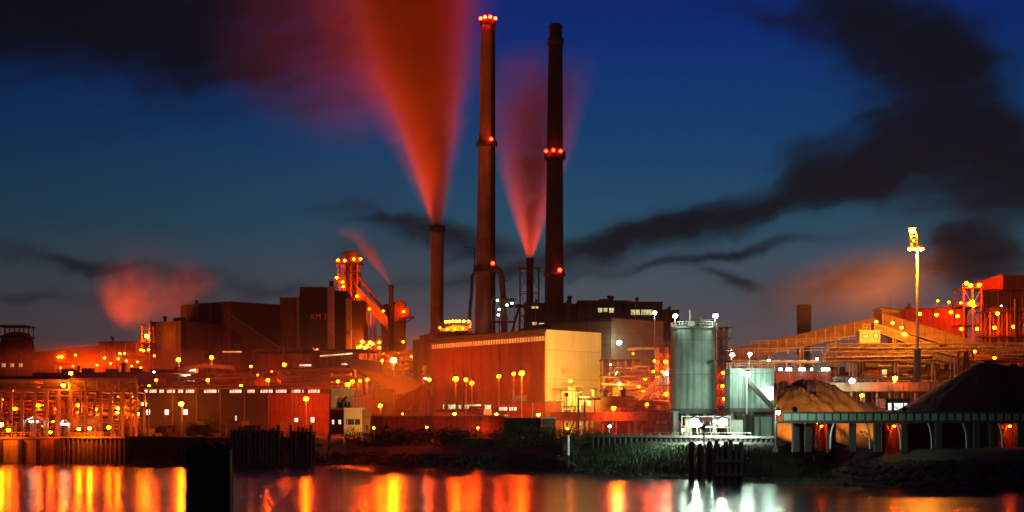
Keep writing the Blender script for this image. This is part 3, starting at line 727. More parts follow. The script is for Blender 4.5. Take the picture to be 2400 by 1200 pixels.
# dark strip down the right side of the giant
mb = MB(); cx0, r0_, za = at2(790); cx1, r1_, zb_ = at2(60)
mb.add([(cx0+r0_*.55,618.2-r0_,za),(cx0+r0_*1.02,620-r0_*.35,za),(cx1+r1_*1.02,620-r1_*.35,zb_),(cx1+r1_*.55,618.2-r1_*.9,zb_),
        (cx0+r0_*.55,621,za),(cx0+r0_*1.02,621,za),(cx1+r1_*1.02,621,zb_),(cx1+r1_*.55,621,zb_)], [(0,1,2,3),(4,7,6,5),(0,4,5,1),(1,5,6,2),(2,6,7,3),(3,7,4,0)])
build('dark_strip', mb, M['soot'], s2)
# warning lights
def warn(t, pts, d, s=260, r=.75): 
    for px, py in pts:
        c = P(px, py, d); o = build('warning_light', MB().ico(c, r, 2), lampmat('red', s*1.), t)
        build('light_base', MB().box(c.x-.4,c.x+.4,c.y-.2,c.y+.6,c.z-r-.5,c.z-r+.1), M['dsteel'], o)
warn(s2, [(1127,43),(1137,40),(1149,40),(1161,43)], 620-4.2, 200)
warn(s2, [(1151,326),(1155,617)], 620-5.6, 90)
warn(s3, [(1280,354),(1297,352),(1314,354)], 600-5.0, 80); warn(s3, [(1312,633)], 600-5.8, 80, .85)
# bent waste gas ducts and arms round the giant's foot
t = thing('gas_duct', (WX(1180,612),612,GZ), 'bent gas duct curving down beside the foot of the giant pale stack', 'duct')
pts = [P(1150,630,612)]+[P(1163+13*math.sin(a), 631+22*(1-math.cos(a)), 612) for a in (0,.4,.8,1.2,1.57)]+[P(1180,700,612), P(1182,790,612), P(1182,960,612)]
build('duct', MB().tube(pts, 1.25, 14), M['dsteel'], t, smooth=True)
for py in (660,700,740,780): build('flange', MB().lathe((WX(1181,612),612,WZ(py,612)), [(1.3,0),(1.6,.05),(1.6,.4),(1.3,.45)], 14), M['dsteel'], t)
t = thing('gas_duct', (WX(1104,614),614,GZ), 'narrow dark pipe hugging the left foot of the giant pale stack', 'duct')
build('duct', MB().tube([P(1112,640,614),P(1106,646,614),P(1105,690,614),P(1101,730,614),P(1100,960,614)], .7, 10), M['dsteel'], t, smooth=True)
build('bracket', MB().bar(P(1088,578,615),P(1112,582,617),.3,6).bar(P(1112,582,617),P(1113,640,617),.2,6), M['dsteel'], t)
# lattice frame round the slim stack
lat = tower('lattice_tower', 1219, 1263, 628, None, 645, 9, 2, 7, 'dsteel', 'open lattice frame standing round the slim steaming stack', plat=False, cr=.28)
build('crown_beam', MB().box(WX(1215,645),WX(1267,645),644.5,645.2,WZ(630,645),WZ(627,645)), M['dsteel'], lat)
# lamps platform tower between giant stacks
tw = tower('pipe_tower', 1152, 1206, 700, None, 606, 8, 3, 6, 'dsteel', 'dark steel platforms with greenish lamps between the giant stacks', cr=.2)
work_lamps(tw, [(1166,704),(1170,725),(1188,715),(1200,711),(1168,738)], 604.5, 'white', 160, .5)
t = thing('inclined_strut', (WX(1205,630),630,GZ), 'dark inclined props carrying pipework left of the lattice frame', 'steel frame')
build('prop', MB().bar(P(1196,790,630),P(1218,715,630),.5,6), M['dsteel'], t); build('prop', MB().bar(P(1216,790,630),P(1219,715,630),.4,6), M['dsteel'], t)
build('cross_pipe', MB().bar(P(1170,716,629),P(1240,718,629),.8,10), M['dsteel'], t)

# ================================================================== POWER HOUSE, upper right centre
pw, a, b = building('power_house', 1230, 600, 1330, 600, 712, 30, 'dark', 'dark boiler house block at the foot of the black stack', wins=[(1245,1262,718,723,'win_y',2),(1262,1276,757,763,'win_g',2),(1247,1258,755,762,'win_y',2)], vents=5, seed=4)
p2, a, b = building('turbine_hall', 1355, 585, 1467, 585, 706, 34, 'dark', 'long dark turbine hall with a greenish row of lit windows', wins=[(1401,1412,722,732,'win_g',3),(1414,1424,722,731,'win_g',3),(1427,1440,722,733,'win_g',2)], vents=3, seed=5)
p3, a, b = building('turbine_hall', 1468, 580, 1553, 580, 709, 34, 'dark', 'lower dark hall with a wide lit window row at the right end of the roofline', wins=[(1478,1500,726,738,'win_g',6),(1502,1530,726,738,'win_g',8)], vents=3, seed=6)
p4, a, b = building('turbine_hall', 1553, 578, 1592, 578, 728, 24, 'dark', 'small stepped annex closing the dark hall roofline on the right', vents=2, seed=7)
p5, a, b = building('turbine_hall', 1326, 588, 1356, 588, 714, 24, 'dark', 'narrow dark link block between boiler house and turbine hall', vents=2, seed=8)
for px, py, lb, dd in ((1335,693,'stubby vent pipe on the narrow link block',592),(1433,704,'stubby vent pipe on the long turbine hall roof',590)):
    solo('vent_stack', MB().lathe((WX(px,dd),dd,WZ(716,dd)), [(.8,0),(.8,2.8),(1.1,2.9),(1.1,3.9),(.5,4)], 12), M['soot'], lb, 'vent')
roofr = thing('roof_monitor', (WX(1275,560),560,WZ(770,560)), 'low dark curved roof rising behind the red hall', 'roof')
build('roof', MB().prism([(WX(1215,560),WZ(800,560)),(WX(1215,560),WZ(772,560)),(WX(1252,560),WZ(762,560)),(WX(1300,560),WZ(756,560)),(WX(1355,560),WZ(768,560)),(WX(1372,560),WZ(800,560))], 560, 585), M['dark'], roofr)

# ================================================================== THE RED HALL WITH THE CREAM END WALL
A, Bc, Cr = plan(1012,478), plan(1280,430), plan(1408,446)
uL = (A-Bc); D4 = Cr+uL
zt = WZ(778,430)
t = thing('rolling_hall', (*((A+Cr)/2), GZ), 'huge red hall with a bright cream end wall in the middle of the works', 'factory hall')
hall = t
mb = MB(); vs = [(p.x,p.y,z) for z in (GZ-.3, zt) for p in (A,Bc,Cr,D4)]
mb.add([vs[0],vs[1],vs[5],vs[4]], [(0,1,2,3)]); mb.add([vs[2],vs[3],vs[7],vs[6]], [(0,1,2,3)]); mb.add([vs[3],vs[0],vs[4],vs[7]], [(0,1,2,3)])
build('side_wall', mb, M['redwall'], t)
build('end_wall', MB().wallbox(Bc, Cr, .6, GZ-.3, zt, out=.02), M['cream'], t, label='bright cream end wall')
rf = MB(); rv = [(p.x,p.y,zt+.01) for p in (A,Bc,Cr,D4)]+[(p.x,p.y,zt+.7) for p in (A,Bc,Cr,D4)]
rf.add(rv, [(0,3,2,1),(4,5,6,7),(0,1,5,4),(1,2,6,5),(2,3,7,6),(3,0,4,7)]); build('roof', rf, M['roof'], t)
# overhanging eave and the lit translucent strip below it
build('eave', MB().wallbox(A, Bc+(A-Bc)*.004, 1.2, zt-.6, zt+.75, out=1.5), M['dsteel'], t)
build('light_band', MB().wallbox(A+(Bc-A)*.01, Bc+(A-Bc)*.006, .3, zt-2.6, zt-1.2, out=.35), glow('sheeted_light_band', (1.,.50,.12), .35, .25), t, label='glowing yellowish strip under the eave')
mb = MB(); n = 44
for k in range(n+1):
    c = A+(Bc-A)*(.01+.984*k/n); mb.wallbox(c-(Bc-A).normalized()*.07, c+(Bc-A).normalized()*.07, .2, zt-2.75, zt-1.1, out=.5)
build('band_mullions', mb, M['rust'], t)
mb = MB()
for k in range(12):
    c = A+(Bc-A)*(k+.5)/12; u = (Bc-A).normalized(); mb.wallbox(c-u*.12, c+u*.12, .2, GZ, zt-2.8, out=.22)
build('wall_ribs', mb, M['redwall'], t)
mb = MB(); u = (Cr-Bc).normalized()
mb.wallbox(Bc, Cr, .2, zt-.35, zt+.74, out=.2); mb.wallbox(Cr-u*.5, Cr+u*.05, .2, GZ, zt-.36, out=.16); mb.wallbox(Bc+u*.0, Bc+u*.35, .2, GZ, zt-.36, out=.16)
build('edge_flashing', mb, M['cream'], t)
mb = MB()
for k in (1,2,3,4,5): 
    z = GZ+(zt-GZ)*k/6; mb.wallbox(Bc+u*.36, Cr-u*.51, .05, z, z+.07, out=.05)
build('panel_joints', mb, M['cream'], t)
for (p0_, p1_, w0, w1, mk, nb) in ((1040,1072,948,959,'win_g',5),(1076,1084,949,958,'win_g',1),(1091,1131,948,958,'win_g',7),(1168,1190,954,962,'win_w',4),(1193,1210,954,961,'win_w',3)):
    window(t, A, Bc, p0_, p1_, w0, w1, M[mk], nb, .3)
for (px, w_) in ((1150,10),(1250,9)):
    p, q = hit(A,Bc,px-w_/2), hit(A,Bc,px+w_/2); build('door', MB().wallbox(p, q, .2, GZ, GZ+4.2, out=.35), M['dsteel'], t)
# low annexes along the red wall
x_, a, b = building('annex', 1018, 452, 1165, 428, 962, 8, 'redwall', 'low red annex with a long lit window strip along the hall foot', wins=(), vents=3, seed=12)
x_, a, b = building('annex', 1166, 424, 1276, 412, 944, 8, 'redwall', 'raised red annex under the lamp on the tall white pole', wins=[(1170,1190,954,962,'win_w',4),(1193,1212,954,962,'win_w',3)], vents=3, seed=13)
x_, a, b = building('switch_cabin', 1134, 420, 1152, 420, 948, 3, 'white', 'small white panelled switch cabin before the red annex', cat='cabin', vents=0, pipes=0, wins=[(1136,1151,950,960,'win_w',3)])
# block at the hall's left shoulder
x_, a, b = building('hall_extension', 985, 500, 1013, 480, 791, 30, 'redwall', 'narrow red extension at the left shoulder of the huge hall', vents=2, seed=14)
x_, a, b = building('hall_extension', 968, 520, 987, 512, 800, 30, 'brown', 'stepped brown block left of the narrow red extension', vents=1, seed=15)
# bright roof platform between stack one and the giant
rp = tower('cooling_bank', 1032, 1102, 762, 792, 560, 14, 5, 2, 'rust', 'brightly lit bank of coolers on the roof between two stacks', cat='cooler')
build('cooler_hood', MB().prism([(WX(1030,560),WZ(775,560)),(WX(1062,560),WZ(764,560)),(WX(1100,560),WZ(766,560)),(WX(1100,560),WZ(776,560)),(WX(1040,560),WZ(781,560))], 556, 558), M['lsteel'], rp)
work_lamps(rp, [(1045,754),(1053,754),(1061,753),(1069,753),(1077,753),(1087,753),(1098,753)], 555, 'amber', 420, .5)
work_lamps(rp, [(1031,768),(1048,772),(1066,771),(1084,770)], 554, 'amber', 300, .4)
building('cooler_house', 1012, 562, 1108, 562, 790, 26, 'rust', 'rusty plant room carrying the brightly lit cooler bank', vents=0, seed=16, pipes=0)
# ochre block behind the cream wall
x_, a, b = building('ochre_block', 1363, 512, 1432, 500, 752, 26, 'orange', 'ochre block rising just behind the cream end wall', vents=1, seed=17, pipes=3)
x_, a, b = building('ochre_block', 1433, 500, 1486, 512, 752, 26, 'orange', 'ochre tower wing with a white lamp on its front', vents=2, seed=18, pipes=4)
work_lamps(x_, [(1451,803)], 496, 'white', 900, .8)
x_, a, b = building('brown_shed', 1487, 520, 1575, 520, 790, 24, 'brown', 'brown shed filling the gap between ochre wing and tall silo', vents=3, seed=19, pyb=796)

# ================================================================== PROCESS STEELWORK right of the cream wall
ps = tower('process_rack', 1412, 1502, 843, None, 432, 8, 5, 5, 'rust', 'tall rusty process rack immediately right of the cream wall')
work_lamps(ps, [(1431,855),(1446,872),(1442,877)], 430.5, 'white', 120, .28); work_lamps(ps, [(1475,896),(1495,895),(1463,935)], 429, 'sodium', 1100, .45)
ps2 = tower('process_rack', 1503, 1540, 862, None, 425, 8, 2, 5, 'rust', 'lower process rack crowded with orange lamps left of the lift tower')
work_lamps(ps2, [(1507,918),(1522,910),(1497,906),(1512,888)], 423, 'sodium', 700, .4); work_lamps(ps2, [(1486,816),(1484,829)], 440, 'sodium', 200, .3)
lt = tower('lift_tower', 1542, 1565, 811, None, 410, 6, 1, 7, 'lsteel', 'narrow pale framed lift tower directly left of the tall silo', plat=True)
work_lamps(lt, [(1560,848),(1561,924)], 407.5, 'sodium', 1500, .5); work_lamps(lt, [(1534,846),(1531,871),(1552,871),(1544,884)], 408, 'sodium', 500, .35); work_lamps(lt, [(1563,876)], 407.5, 'white', 700, .45)
for i, (px, py, r_, hh, lb) in enumerate([(1424,930,2.4,7,'squat upright vessel behind the rack nearest the cream wall'),(1449,905,1.7,14,'slim upright column vessel under the brightest rack lamp'),(1487,925,2.6,8,'fat vessel in the middle of the process steelwork'),(1519,935,2.2,6,'small drum vessel near the lift tower foot')]):
    c = P(px,py,421); t = thing('process_vessel', (c.x,c.y,GZ), lb, 'vessel')
    build('shell', MB().lathe((c.x,c.y,GZ), [(r_*.9,0),(r_,.3),(r_,c.z-GZ-.8),(r_*.7,c.z-GZ-.1),(r_*.2,c.z-GZ+.3)], 20), M['pipe'], t, smooth=True)
    build('stairway', MB().rail([(c.x-r_,c.y-r_-.3,GZ+2),(c.x+r_,c.y-r_-.3,c.z-2)], 1., .05, .8), M['steel'], t)
    mb = MB()
    for k in range(1,5): z = GZ+(c.z-GZ-1)*k/5; mb.lathe((c.x,c.y,z), [(r_*1.01,0),(r_*1.06,.03),(r_*1.06,.2),(r_*1.01,.23)], 20)
    build('hoops', mb, M['steel'], t)
lp = lamp_post(1452, 900, 404, 'dazzling amber lamp on a leaning pole right of the cream wall', 'amber', 3200, .55)
# sloping chutes and pipe runs through the rack
def pipes(label, runs, mat='pipe', name='pipe_run', cat='pipes'):
    p0 = runs[0][1][0]; t = thing(name, (p0[0], p0[1], p0[2]), label, cat)
    for r_, pts in runs: build('pipe', MB().tube(pts, r_, 9), M[mat], t, smooth=True)
    return t
rnd = random.Random(9)
def runs(n, px0, px1, py0, py1, d0, d1, seed, slope=0, r0=.15, r1=.5, drop=.35):
    rr = random.Random(seed); out_ = []
    for i in range(n):
        d = rr.uniform(d0,d1); a = rr.uniform(px0, px0+(px1-px0)*.45); b = rr.uniform(px0+(px1-px0)*.55, px1); y = rr.uniform(py0,py1); y2 = y+rr.uniform(-1,1)*slope
        pts = [P(a,y,d), P(b,y2,d)]
        if rr.random() < drop*2: pts = [P(a, y+rr.uniform(8,30), d), P(a, y+2, d)]+[P(a+3, y, d)]+pts[1:]
        if rr.random() < drop*2: pts = pts+[P(b+2, y2+2, d), P(b+2, y2+rr.uniform(8,30), d)]
        out_.append((rr.uniform(r0,r1), pts))
    return out_
pipes('tangle of lagged pipes weaving through the rack right of the cream wall', runs(22,1408,1570,850,950,405,432,3,6), 'pipe')
pipes('sloping orange lit pipes climbing towards the lift tower', [(.5,[P(1500,935,408),P(1560,870,408)]),(.35,[P(1480,950,406),P(1552,905,406)]),(.4,[P(1410,900,410),P(1500,902,410),P(1530,930,410)]),(.6,[P(1470,818,440),P(1545,816,440)])], 'lsteel')
pipes('small pipes and valves before the foot of the cream end wall', runs(9,1296,1362,905,960,425,428,8,0,.1,.22,.5)+[(.55,[P(1334,958,425),P(1334,905,425)]),(.5,[P(1345,958,425),P(1345,915,425),P(1341,910,425)])], 'white')
cw = tower('valve_platform', 1318, 1362, 915, None, 423, 3, 4, 3, 'lsteel', 'small pale valve platform right in front of the cream wall', cr=.09)
work_lamps(cw, [(1337,893)], 421, 'amber', 260, .5)
t = thing('chute_frame', (WX(1517,416),416,GZ), 'striped slanting chute low down near the lift tower', 'chute')
mb = MB()
for k in range(7): mb.bar(P(1507+k*3.5,934-k*.5,416),P(1514+k*3.5,920-k*.2,416),.18,5)
build('slats', mb, M['lsteel'], t); build('legs', MB().bar(P(1508,935,416),(WX(1508,416),416,GZ),.15,5).bar(P(1530,932,416),(WX(1530,416),416,GZ),.15,5), M['rust'], t)
x_, a, b = building('pump_house', 1366, 405, 1470, 400, 932, 6, 'rust', 'low red roofed pump house at the lower right of the cream wall', vents=2, seed=22, wins=[(1376,1386,940,950,'win_y',2)])
pipes('lower bundle of pipes between pump house and silo', runs(12,1440,1572,935,962,398,404,5,6,.12,.35), 'rust')

# ================================================================== RED PIPE BRIDGE along the quay (centre)
def bridge(px0, px1, d, py0, py1, label, mat='rust', posts=10, seed=1, dd=3, rail=True):
    a, b = P(px0,py0,d), P(px1,py0,d); z1 = a.z; z0 = WZ(py1,d)
    t = thing('pipe_bridge', (a.x, d, GZ), label, 'pipe bridge')
    build('deck', MB().box(a.x,b.x,d+.352,d+dd-.352,z0+.1,z0+.35), M['dsteel'], t)
    build('flange', MB().box(a.x,b.x,d-.15,d+.5,z1+.003,z1+.16).box(a.x,b.x,d-.15,d+.5,z0-.16,z0-.003), M[mat], t)
    mb = MB().box(a.x,b.x,d,d+.35,z0,z1).box(a.x,b.x,d+dd-.35,d+dd,z0,z1); n = int((b.x-a.x)/2.4)
    for k in range(n+1): x = a.x+(b.x-a.x)*k/n; mb.box(x-.06,x+.06,d-.09,d+.05,z0+.01,z1-.01)
    build('girder', mb, M[mat], t)
    for k in range(posts+1):
        x = a.x+(b.x-a.x)*k/posts
        build('post', MB().box(x-.2,x+.2,d+.4,d+.8,GZ-.2,z0-.17).box(x-.2,x+.2,d+dd-.8,d+dd-.4,GZ-.2,z0-.17).bar((x,d+.6,GZ+.5),(x,d+dd-.6,z0-.4),.08,5), M[mat], t)
    if rail: build('handrail', MB().rail([(a.x,d+.2,z1+.16),(b.x,d+.2,z1+.16)],1.1,.045,2.4), M['steel'], t)
    build('pipes', MB().bar((a.x,d+1.2,z1),(b.x,d+1.2,z1),.3,8).bar((a.x,d+2.1,z1-.1),(b.x,d+2.1,z1-.1),.22,8), M['pipe'], t)
    return t
bridge(1290, 1568, 372, 968, 985, 'red girder pipe bridge between the cream wall and the silo', posts=9)
# long low embankment wall with bright coping 870-1180
t = thing('loading_bank', (WX(1020,358),358,GZ-.5), 'long low red lit retaining wall with a bright coping line behind the bushes', 'retaining wall')
a, b = plan(866,362), plan(1182,352)
build('wall', MB().wallbox(a, b, 3, GZ-.5, WZ(975,357)), M['rust'], t); build('coping', MB().wallbox(a, b, 3.4, WZ(975,357)+.003, WZ(972,357), out=.2), M['lsteel'], t)
mb = MB()
for k in range(40): 
    c = a+(b-a)*(k+.5)/40; u = (b-a).normalized(); mb.wallbox(c-u*.09, c+u*.09, .1, GZ-.4, WZ(976,357), out=.11)
build('wall_posts', mb, M['rust'], t); build('handrail', MB().rail([(*a,WZ(972,357)),(*b,WZ(972,357))],1.1,.045,2.), M['steel'], t)
fence = solo('mesh_fence', MB().rail([(WX(862,346),346,GZ),(WX(1180,344),344,GZ)], 1.9, .05, 2.5).rail([(WX(862,346),346,GZ+.7),(WX(1180,344),344,GZ+.7)], .5, .03, 1.2), M['steel'], 'thin wire fence running behind the bank bushes', 'fence')
# dark wagon and beige box
def wagon(px0, px1, py0, d, mat, label, doors=3):
    x0, x1 = WX(px0,d), WX(px1,d); z1 = WZ(py0,d); t = thing('rail_wagon', ((x0+x1)/2,d,GZ), label, 'rail wagon')
    build('body', MB().box(x0,x1,d,d+2.9,GZ+1.1,z1-.25), M[mat], t); build('roof', MB().prism([(x0-.1,z1-.24),(x1+.1,z1-.24),(x1,z1),(x0,z1)], d-.1, d+3), M['roof'], t)
    mb = MB(); n = 14
    for k in range(n+1): x = x0+(x1-x0)*k/n; mb.box(x-.07,x+.07,d-.1,d-.002,GZ+1.1,z1-.3)
    build('side_ribs', mb, M[mat], t); build('underframe', MB().box(x0+.2,x1-.2,d+.4,d+2.5,GZ+.75,GZ+1.09), M['dsteel'], t)
    for f_ in (.1,.2,.8,.9):
        x = x0+(x1-x0)*f_; build('wheel', MB().bar((x,d+.5,GZ+.48),(x,d+.65,GZ+.48),.46,16).bar((x,d+2.2,GZ+.48),(x,d+2.35,GZ+.48),.46,16).bar((x,d+.6,GZ+.48),(x,d+2.25,GZ+.48),.08,6), M['dsteel'], t)
    return t
wagon(1182, 1267, 979, 348, 'dark', 'long black covered wagon standing on the quay track')
t = thing('transformer_kiosk', (WX(1285,346),346,GZ), 'small beige kiosk beside the black wagon', 'kiosk')
x0, x1 = WX(1269,346), WX(1302,346)
build('cabinet', MB().box(x0,x1,346,348.6,GZ-.2,WZ(981,346)), M['orange'], t); build('roof', MB().box(x0-.2,x1+.2,345.8,348.8,WZ(981,346)+.003,WZ(978,346)), M['white'], t)
build('door', MB().box(x0+.5,x0+1.5,345.93,345.998,GZ,GZ+2), M['dsteel'], t); build('louvre', MB().box(x0+1.9,x1-.4,345.93,345.998,GZ+1,GZ+1.8), M['steel'], t)
# stairs, gantry posts near 1340-1370
st = thing('access_stair', (WX(1352,366),366,GZ), 'red steel stair and portal at the left end of the girder bridge', 'stair')
build('stringers', MB().bar((WX(1330,366),366,GZ),(WX(1352,366),366,WZ(970,366)),.18,5).bar((WX(1330,366),367.2,GZ),(WX(1352,366),367.2,WZ(970,366)),.18,5), M['rust'], st)
mb = MB()
for k in range(14): f_ = (k+.5)/14; x = WX(1330,366)+(WX(1352,366)-WX(1330,366))*f_; z = GZ+(WZ(970,366)-GZ)*f_; mb.box(x-.16,x+.16,366,367.2,z,z+.05)
build('treads', mb, M['steel'], st)
build('portal', MB().box(WX(1354,366),WX(1358,366),366,366.4,GZ,WZ(936,366)).box(WX(1368,366),WX(1372,366),366,366.4,GZ,WZ(936,366)).box(WX(1354,366),WX(1408,366),366,366.4,WZ(937,366),WZ(933,366)), M['rust'], st)
solo('guard_rail', MB().rail([(WX(1400,326),326,GZ),(WX(1568,312),312,GZ+.5)], 1.25, .06, 2.3), M['lsteel'], 'pale guard rail along the quay edge below the girder bridge', 'railing')
solo('guard_rail', MB().rail([(WX(1200,340),340,GZ),(WX(1395,336),336,GZ)], 1.2, .05, 2.3), M['steel'], 'thin railing behind the bushes right of the wagon', 'railing')
solo('notice_board', MB().box(WX(1551,306),WX(1561,306),306,306.1,WZ(1041,306),WZ(1030,306)).bar((WX(1556,306),306.05,GZ-1.5),(WX(1556,306),306.05,WZ(1041,306)),.06,5), M['white'], 'little blank white board on the quay wall left of the silo', 'sign')
# ================================================================== LEFT: COKE PLANT, BLAST FURNACE, LONG HALL
ck, a, b = building('coke_store', 423, 640, 541, 610, 716, 30, 'dark', 'large dark box building with a slanting roof edge left of the lettered tower', pyb=708, vents=1, seed=31, pipes=4)
u_ = plan(592, 622)
build('return_wall', MB().wallbox(b+Vector((.05,0)), u_, 3, GZ-.3, WZ(710,615)), M['brown'], ck)
ck2, a, b = building('coke_store', 352, 600, 424, 592, 757, 26, 'brown', 'lower brown block attached to the left of the dark box building', vents=3, seed=32, pipes=3)
ck3, a, b = building('crusher_house', 590, 632, 657, 632, 751, 24, 'dark', 'plain dark block between the box building and the lettered tower', vents=2, seed=33)
work_lamps(ck3, [(593,757)], 628, 'sodium', 300, .45)
t = gallery('coke_conveyor', P(527,728,596), P(652,812,585), 5, 5.2, 'dark', 'dark covered conveyor slanting down from the box building roof', legs=(.35,.7), legmat='dsteel')
ct = tower('quench_tower', 333, 350, 760, None, 590, 7, 1, 6, 'rust', 'slim red service tower with a dazzling lamp at the left block')
work_lamps(ct, [(344,788)], 588, 'amber', 2600, .7)
work_lamps(ct, [(330,820),(337,822),(348,820)], 587, 'amber', 500, .4)
solo('steel_post', MB().bar((WX(354,589),589,WZ(770,589)),(WX(354,589),589,WZ(750,589)),.4,8), M['dsteel'], 'short post on the roof edge of the lower brown block', 'post')
# lettered coal tower
kt = thing('coal_tower', (WX(750,600),600,GZ), 'tall dark tower block marked KM 3 with orange lit ribs', 'tower block')
def blk(px0, px1, py, d, depth, mat, name='wall', lbl=None):
    return build(name, MB().box(WX(px0,d),WX(px1,d),d,d+depth,GZ-.3,WZ(py,d)), M[mat], kt, label=lbl)
blk(656, 696, 700, 604, 22, 'brown'); blk(695.5, 703, 693, 602, 23, 'conc', 'stair_rib', 'narrow pale rib lit orange'); blk(702.6, 769, 675, 600, 26, 'dark')
blk(767.5, 782, 671, 597.5, 5, 'conc', 'stair_rib', 'wide pale rib lit orange'); blk(781.5, 811, 684, 600.6, 22, 'dark'); blk(810.5, 823, 700, 598.5, 6, 'conc', 'stair_rib', 'right hand pale rib with a small dark hatch')
blk(822.5, 852, 707, 601, 20, 'brown')
for px0, px1, py, d in ((656,696,700,604),(702.6,769,675,600),(781.5,811,684,600.6),(822.5,852,707,601)):
    build('parapet', MB().box(WX(px0,d)-.2,WX(px1,d)+.2,d-.25,d+18,WZ(py,d)+.003,WZ(py,d)+.5), M['roof'], kt)
build('roof_vent', MB().lathe((WX(776,598),599.5,WZ(671,598)), [(.9,0),(.9,1.5),(1.15,1.6),(1.15,2.2),(.3,2.4)], 12), M['soot'], kt)
build('hatch', MB().box(WX(815,598.5),WX(819,598.5),598.3,598.48,WZ(783,598),WZ(776,598)), M['dsteel'], kt)
cu = bpy.data.curves.new('lettering', 'FONT'); cu.body = 'KM 3'; cu.size = 3.3; cu.extrude = .03
tmp = bpy.data.objects.new('lettering_curve', cu); me = bpy.data.meshes.new_from_object(tmp); bpy.data.objects.remove(tmp)
k_ = (WX(765,600)-WX(727,600))/max(v.co.x for v in me.vertices)
for v in me.vertices: v.co.x *= k_
ob = bpy.data.objects.new('lettering', me); C.objects.link(ob); me.materials.clear(); me.materials.append(surf('sign_paint', (.80,.28,.17), rough=.7)); ob.parent = kt
ob.location = Vector((WX(727,600), 599.9, WZ(748,600)))-world_origin(kt); ob.rotation_euler = (R(90),0,0); ob['label'] = 'pale reddish letters KM 3'
# blast furnace top and skip bridge
bf = tower('furnace_hoist', 808, 838, 598, None, 650, 9, 2, 10, 'rust', 'tall blast furnace hoist tower dotted with orange lamps', cr=.4)
build('top_house', MB().prism([(WX(803,650),WZ(597,650)),(WX(809,650),WZ(590,650)),(WX(834,650),WZ(589,650)),(WX(840,650),WZ(598,650)),(WX(833,650),WZ(604,650)),(WX(812,650),WZ(604,650))], 648, 660), M['dsteel'], bf)
build('wide_deck', MB().box(WX(786,650),WX(846,650),647.5,661,WZ(616,650),WZ(613,650)), M['dsteel'], bf); build('side_deck', MB().box(WX(786,650),WX(806,650),648,652,WZ(668,650),WZ(665,650)), M['dsteel'], bf)
build('handrail', MB().rail([(WX(786,650),647.6,WZ(613,650)),(WX(846,650),647.6,WZ(613,650))],1.3,.1,2).rail([(WX(786,650),647.9,WZ(665,650)),(WX(806,650),647.9,WZ(665,650))],1.3,.1,2), M['dsteel'], bf)
build('hung_stair', MB().bar(P(790,616,649),P(797,690,649),.35,5).bar(P(800,616,649),P(806,700,649),.35,5).bar(P(790,640,649),P(808,672,649),.3,5).bar(P(792,668,649),P(806,640,649),.3,5), M['rust'], bf)
build('bell_housing', MB().lathe((WX(822,655),656,WZ(700,650)), [(4.5,0),(4.2,6),(3.0,10),(3.0,15),(2.2,17)], 20), M['dsteel'], bf, smooth=True)
work_lamps(bf, [(792,610),(808,611),(829,607),(845,607),(789,651),(803,661),(805,672),(820,692),(837,694),(803,686)], 646.5, 'sodium', 800, .55)
t = gallery('skip_bridge', P(836,668,648), P(908,742,640), 6, 5.5, 'rust', 'skip bridge slanting from the furnace hoist down to the stoves', legs=(.55,), legmat='rust', cat='conveyor')
work_lamps(t, [(836,712),(843,717),(866,724),(898,729),(858,716)], 638, 'sodium', 600, .45)
t = gallery('pipe_gallery', P(838,640,656), P(905,728,650), 3, 2.2, 'rust', 'thin upper pipe gallery parallel to the skip bridge', legmat='rust', ribs=False)
# hot stoves
for i, (px, r_, py, lb) in enumerate([(905,2.2,712,'left stove cylinder beside the thin steaming stack'),(925,3.4,708,'middle stove cylinder behind the thin steaming stack'),(938,2.6,703,'right stove cylinder with a jutting platform')]):
    d = 662; c = P(px,py,d); t = thing('hot_stove', (c.x,d,GZ), lb, 'stove')
    build('shell', MB().lathe((c.x,d,GZ), [(r_,0),(r_,c.z-GZ-2.5),(r_*.8,c.z-GZ-1),(r_*.35,c.z-GZ)], 26), M['rust'], t, smooth=True)
    mb = MB()
    for k in range(1,6): z = GZ+(c.z-GZ)*k/6; mb.lathe((c.x,d,z), [(r_,0),(r_+.9,.1),(r_+.9,.35),(r_,.4)], 26)
    build('ring_platforms', mb, M['dsteel'], t)
    if i == 2:
        build('jutting_platform', MB().box(WX(938,d),WX(971,d),d-3,d+3,WZ(745,d),WZ(742,d)).box(WX(944,d),WX(960,d),d-2,d+2,WZ(742,d),WZ(722,d)).bar(P(942,765,d),P(966,745,d),.3,5), M['rust'], t)
        work_lamps(t, [(946,730)], d-4, 'sodium', 500, .5)
# thin lattice mast and bright lamp cluster deck
t = tower('lattice_mast', 857, 868, 730, None, 630, 4, 1, 8, 'rust', 'thin lattice mast standing under the skip bridge', plat=False, cr=.15)
cl = tower('casting_platform', 836, 892, 806, None, 600, 10, 5, 3, 'rust', 'casting platform crowded with dazzling orange lamps below the furnace')
work_lamps(cl, [(849,801),(855,815),(861,812),(867,803),(873,806),(845,812)], 597, 'amber', 900, .6); work_lamps(cl, [(889,803),(889,815),(839,814)], 597, 'sodium', 900, .55)
work_lamps(cl, [(945,801,600)], 600, 'sodium', 500, .5)
sv = tower('stove_rack', 893, 972, 822, None, 585, 10, 5, 4, 'rust', 'rusty rack at the foot of the stoves right of the dazzling deck', cat='steel rack')
work_lamps(sv, [(899,830),(934,828),(951,846),(966,829)], 583, 'sodium', 420, .36)
pipes('fat gas mains crossing in front of the stoves', runs(9,880,1010,825,880,560,580,12,8,.4,.9), 'pipe')
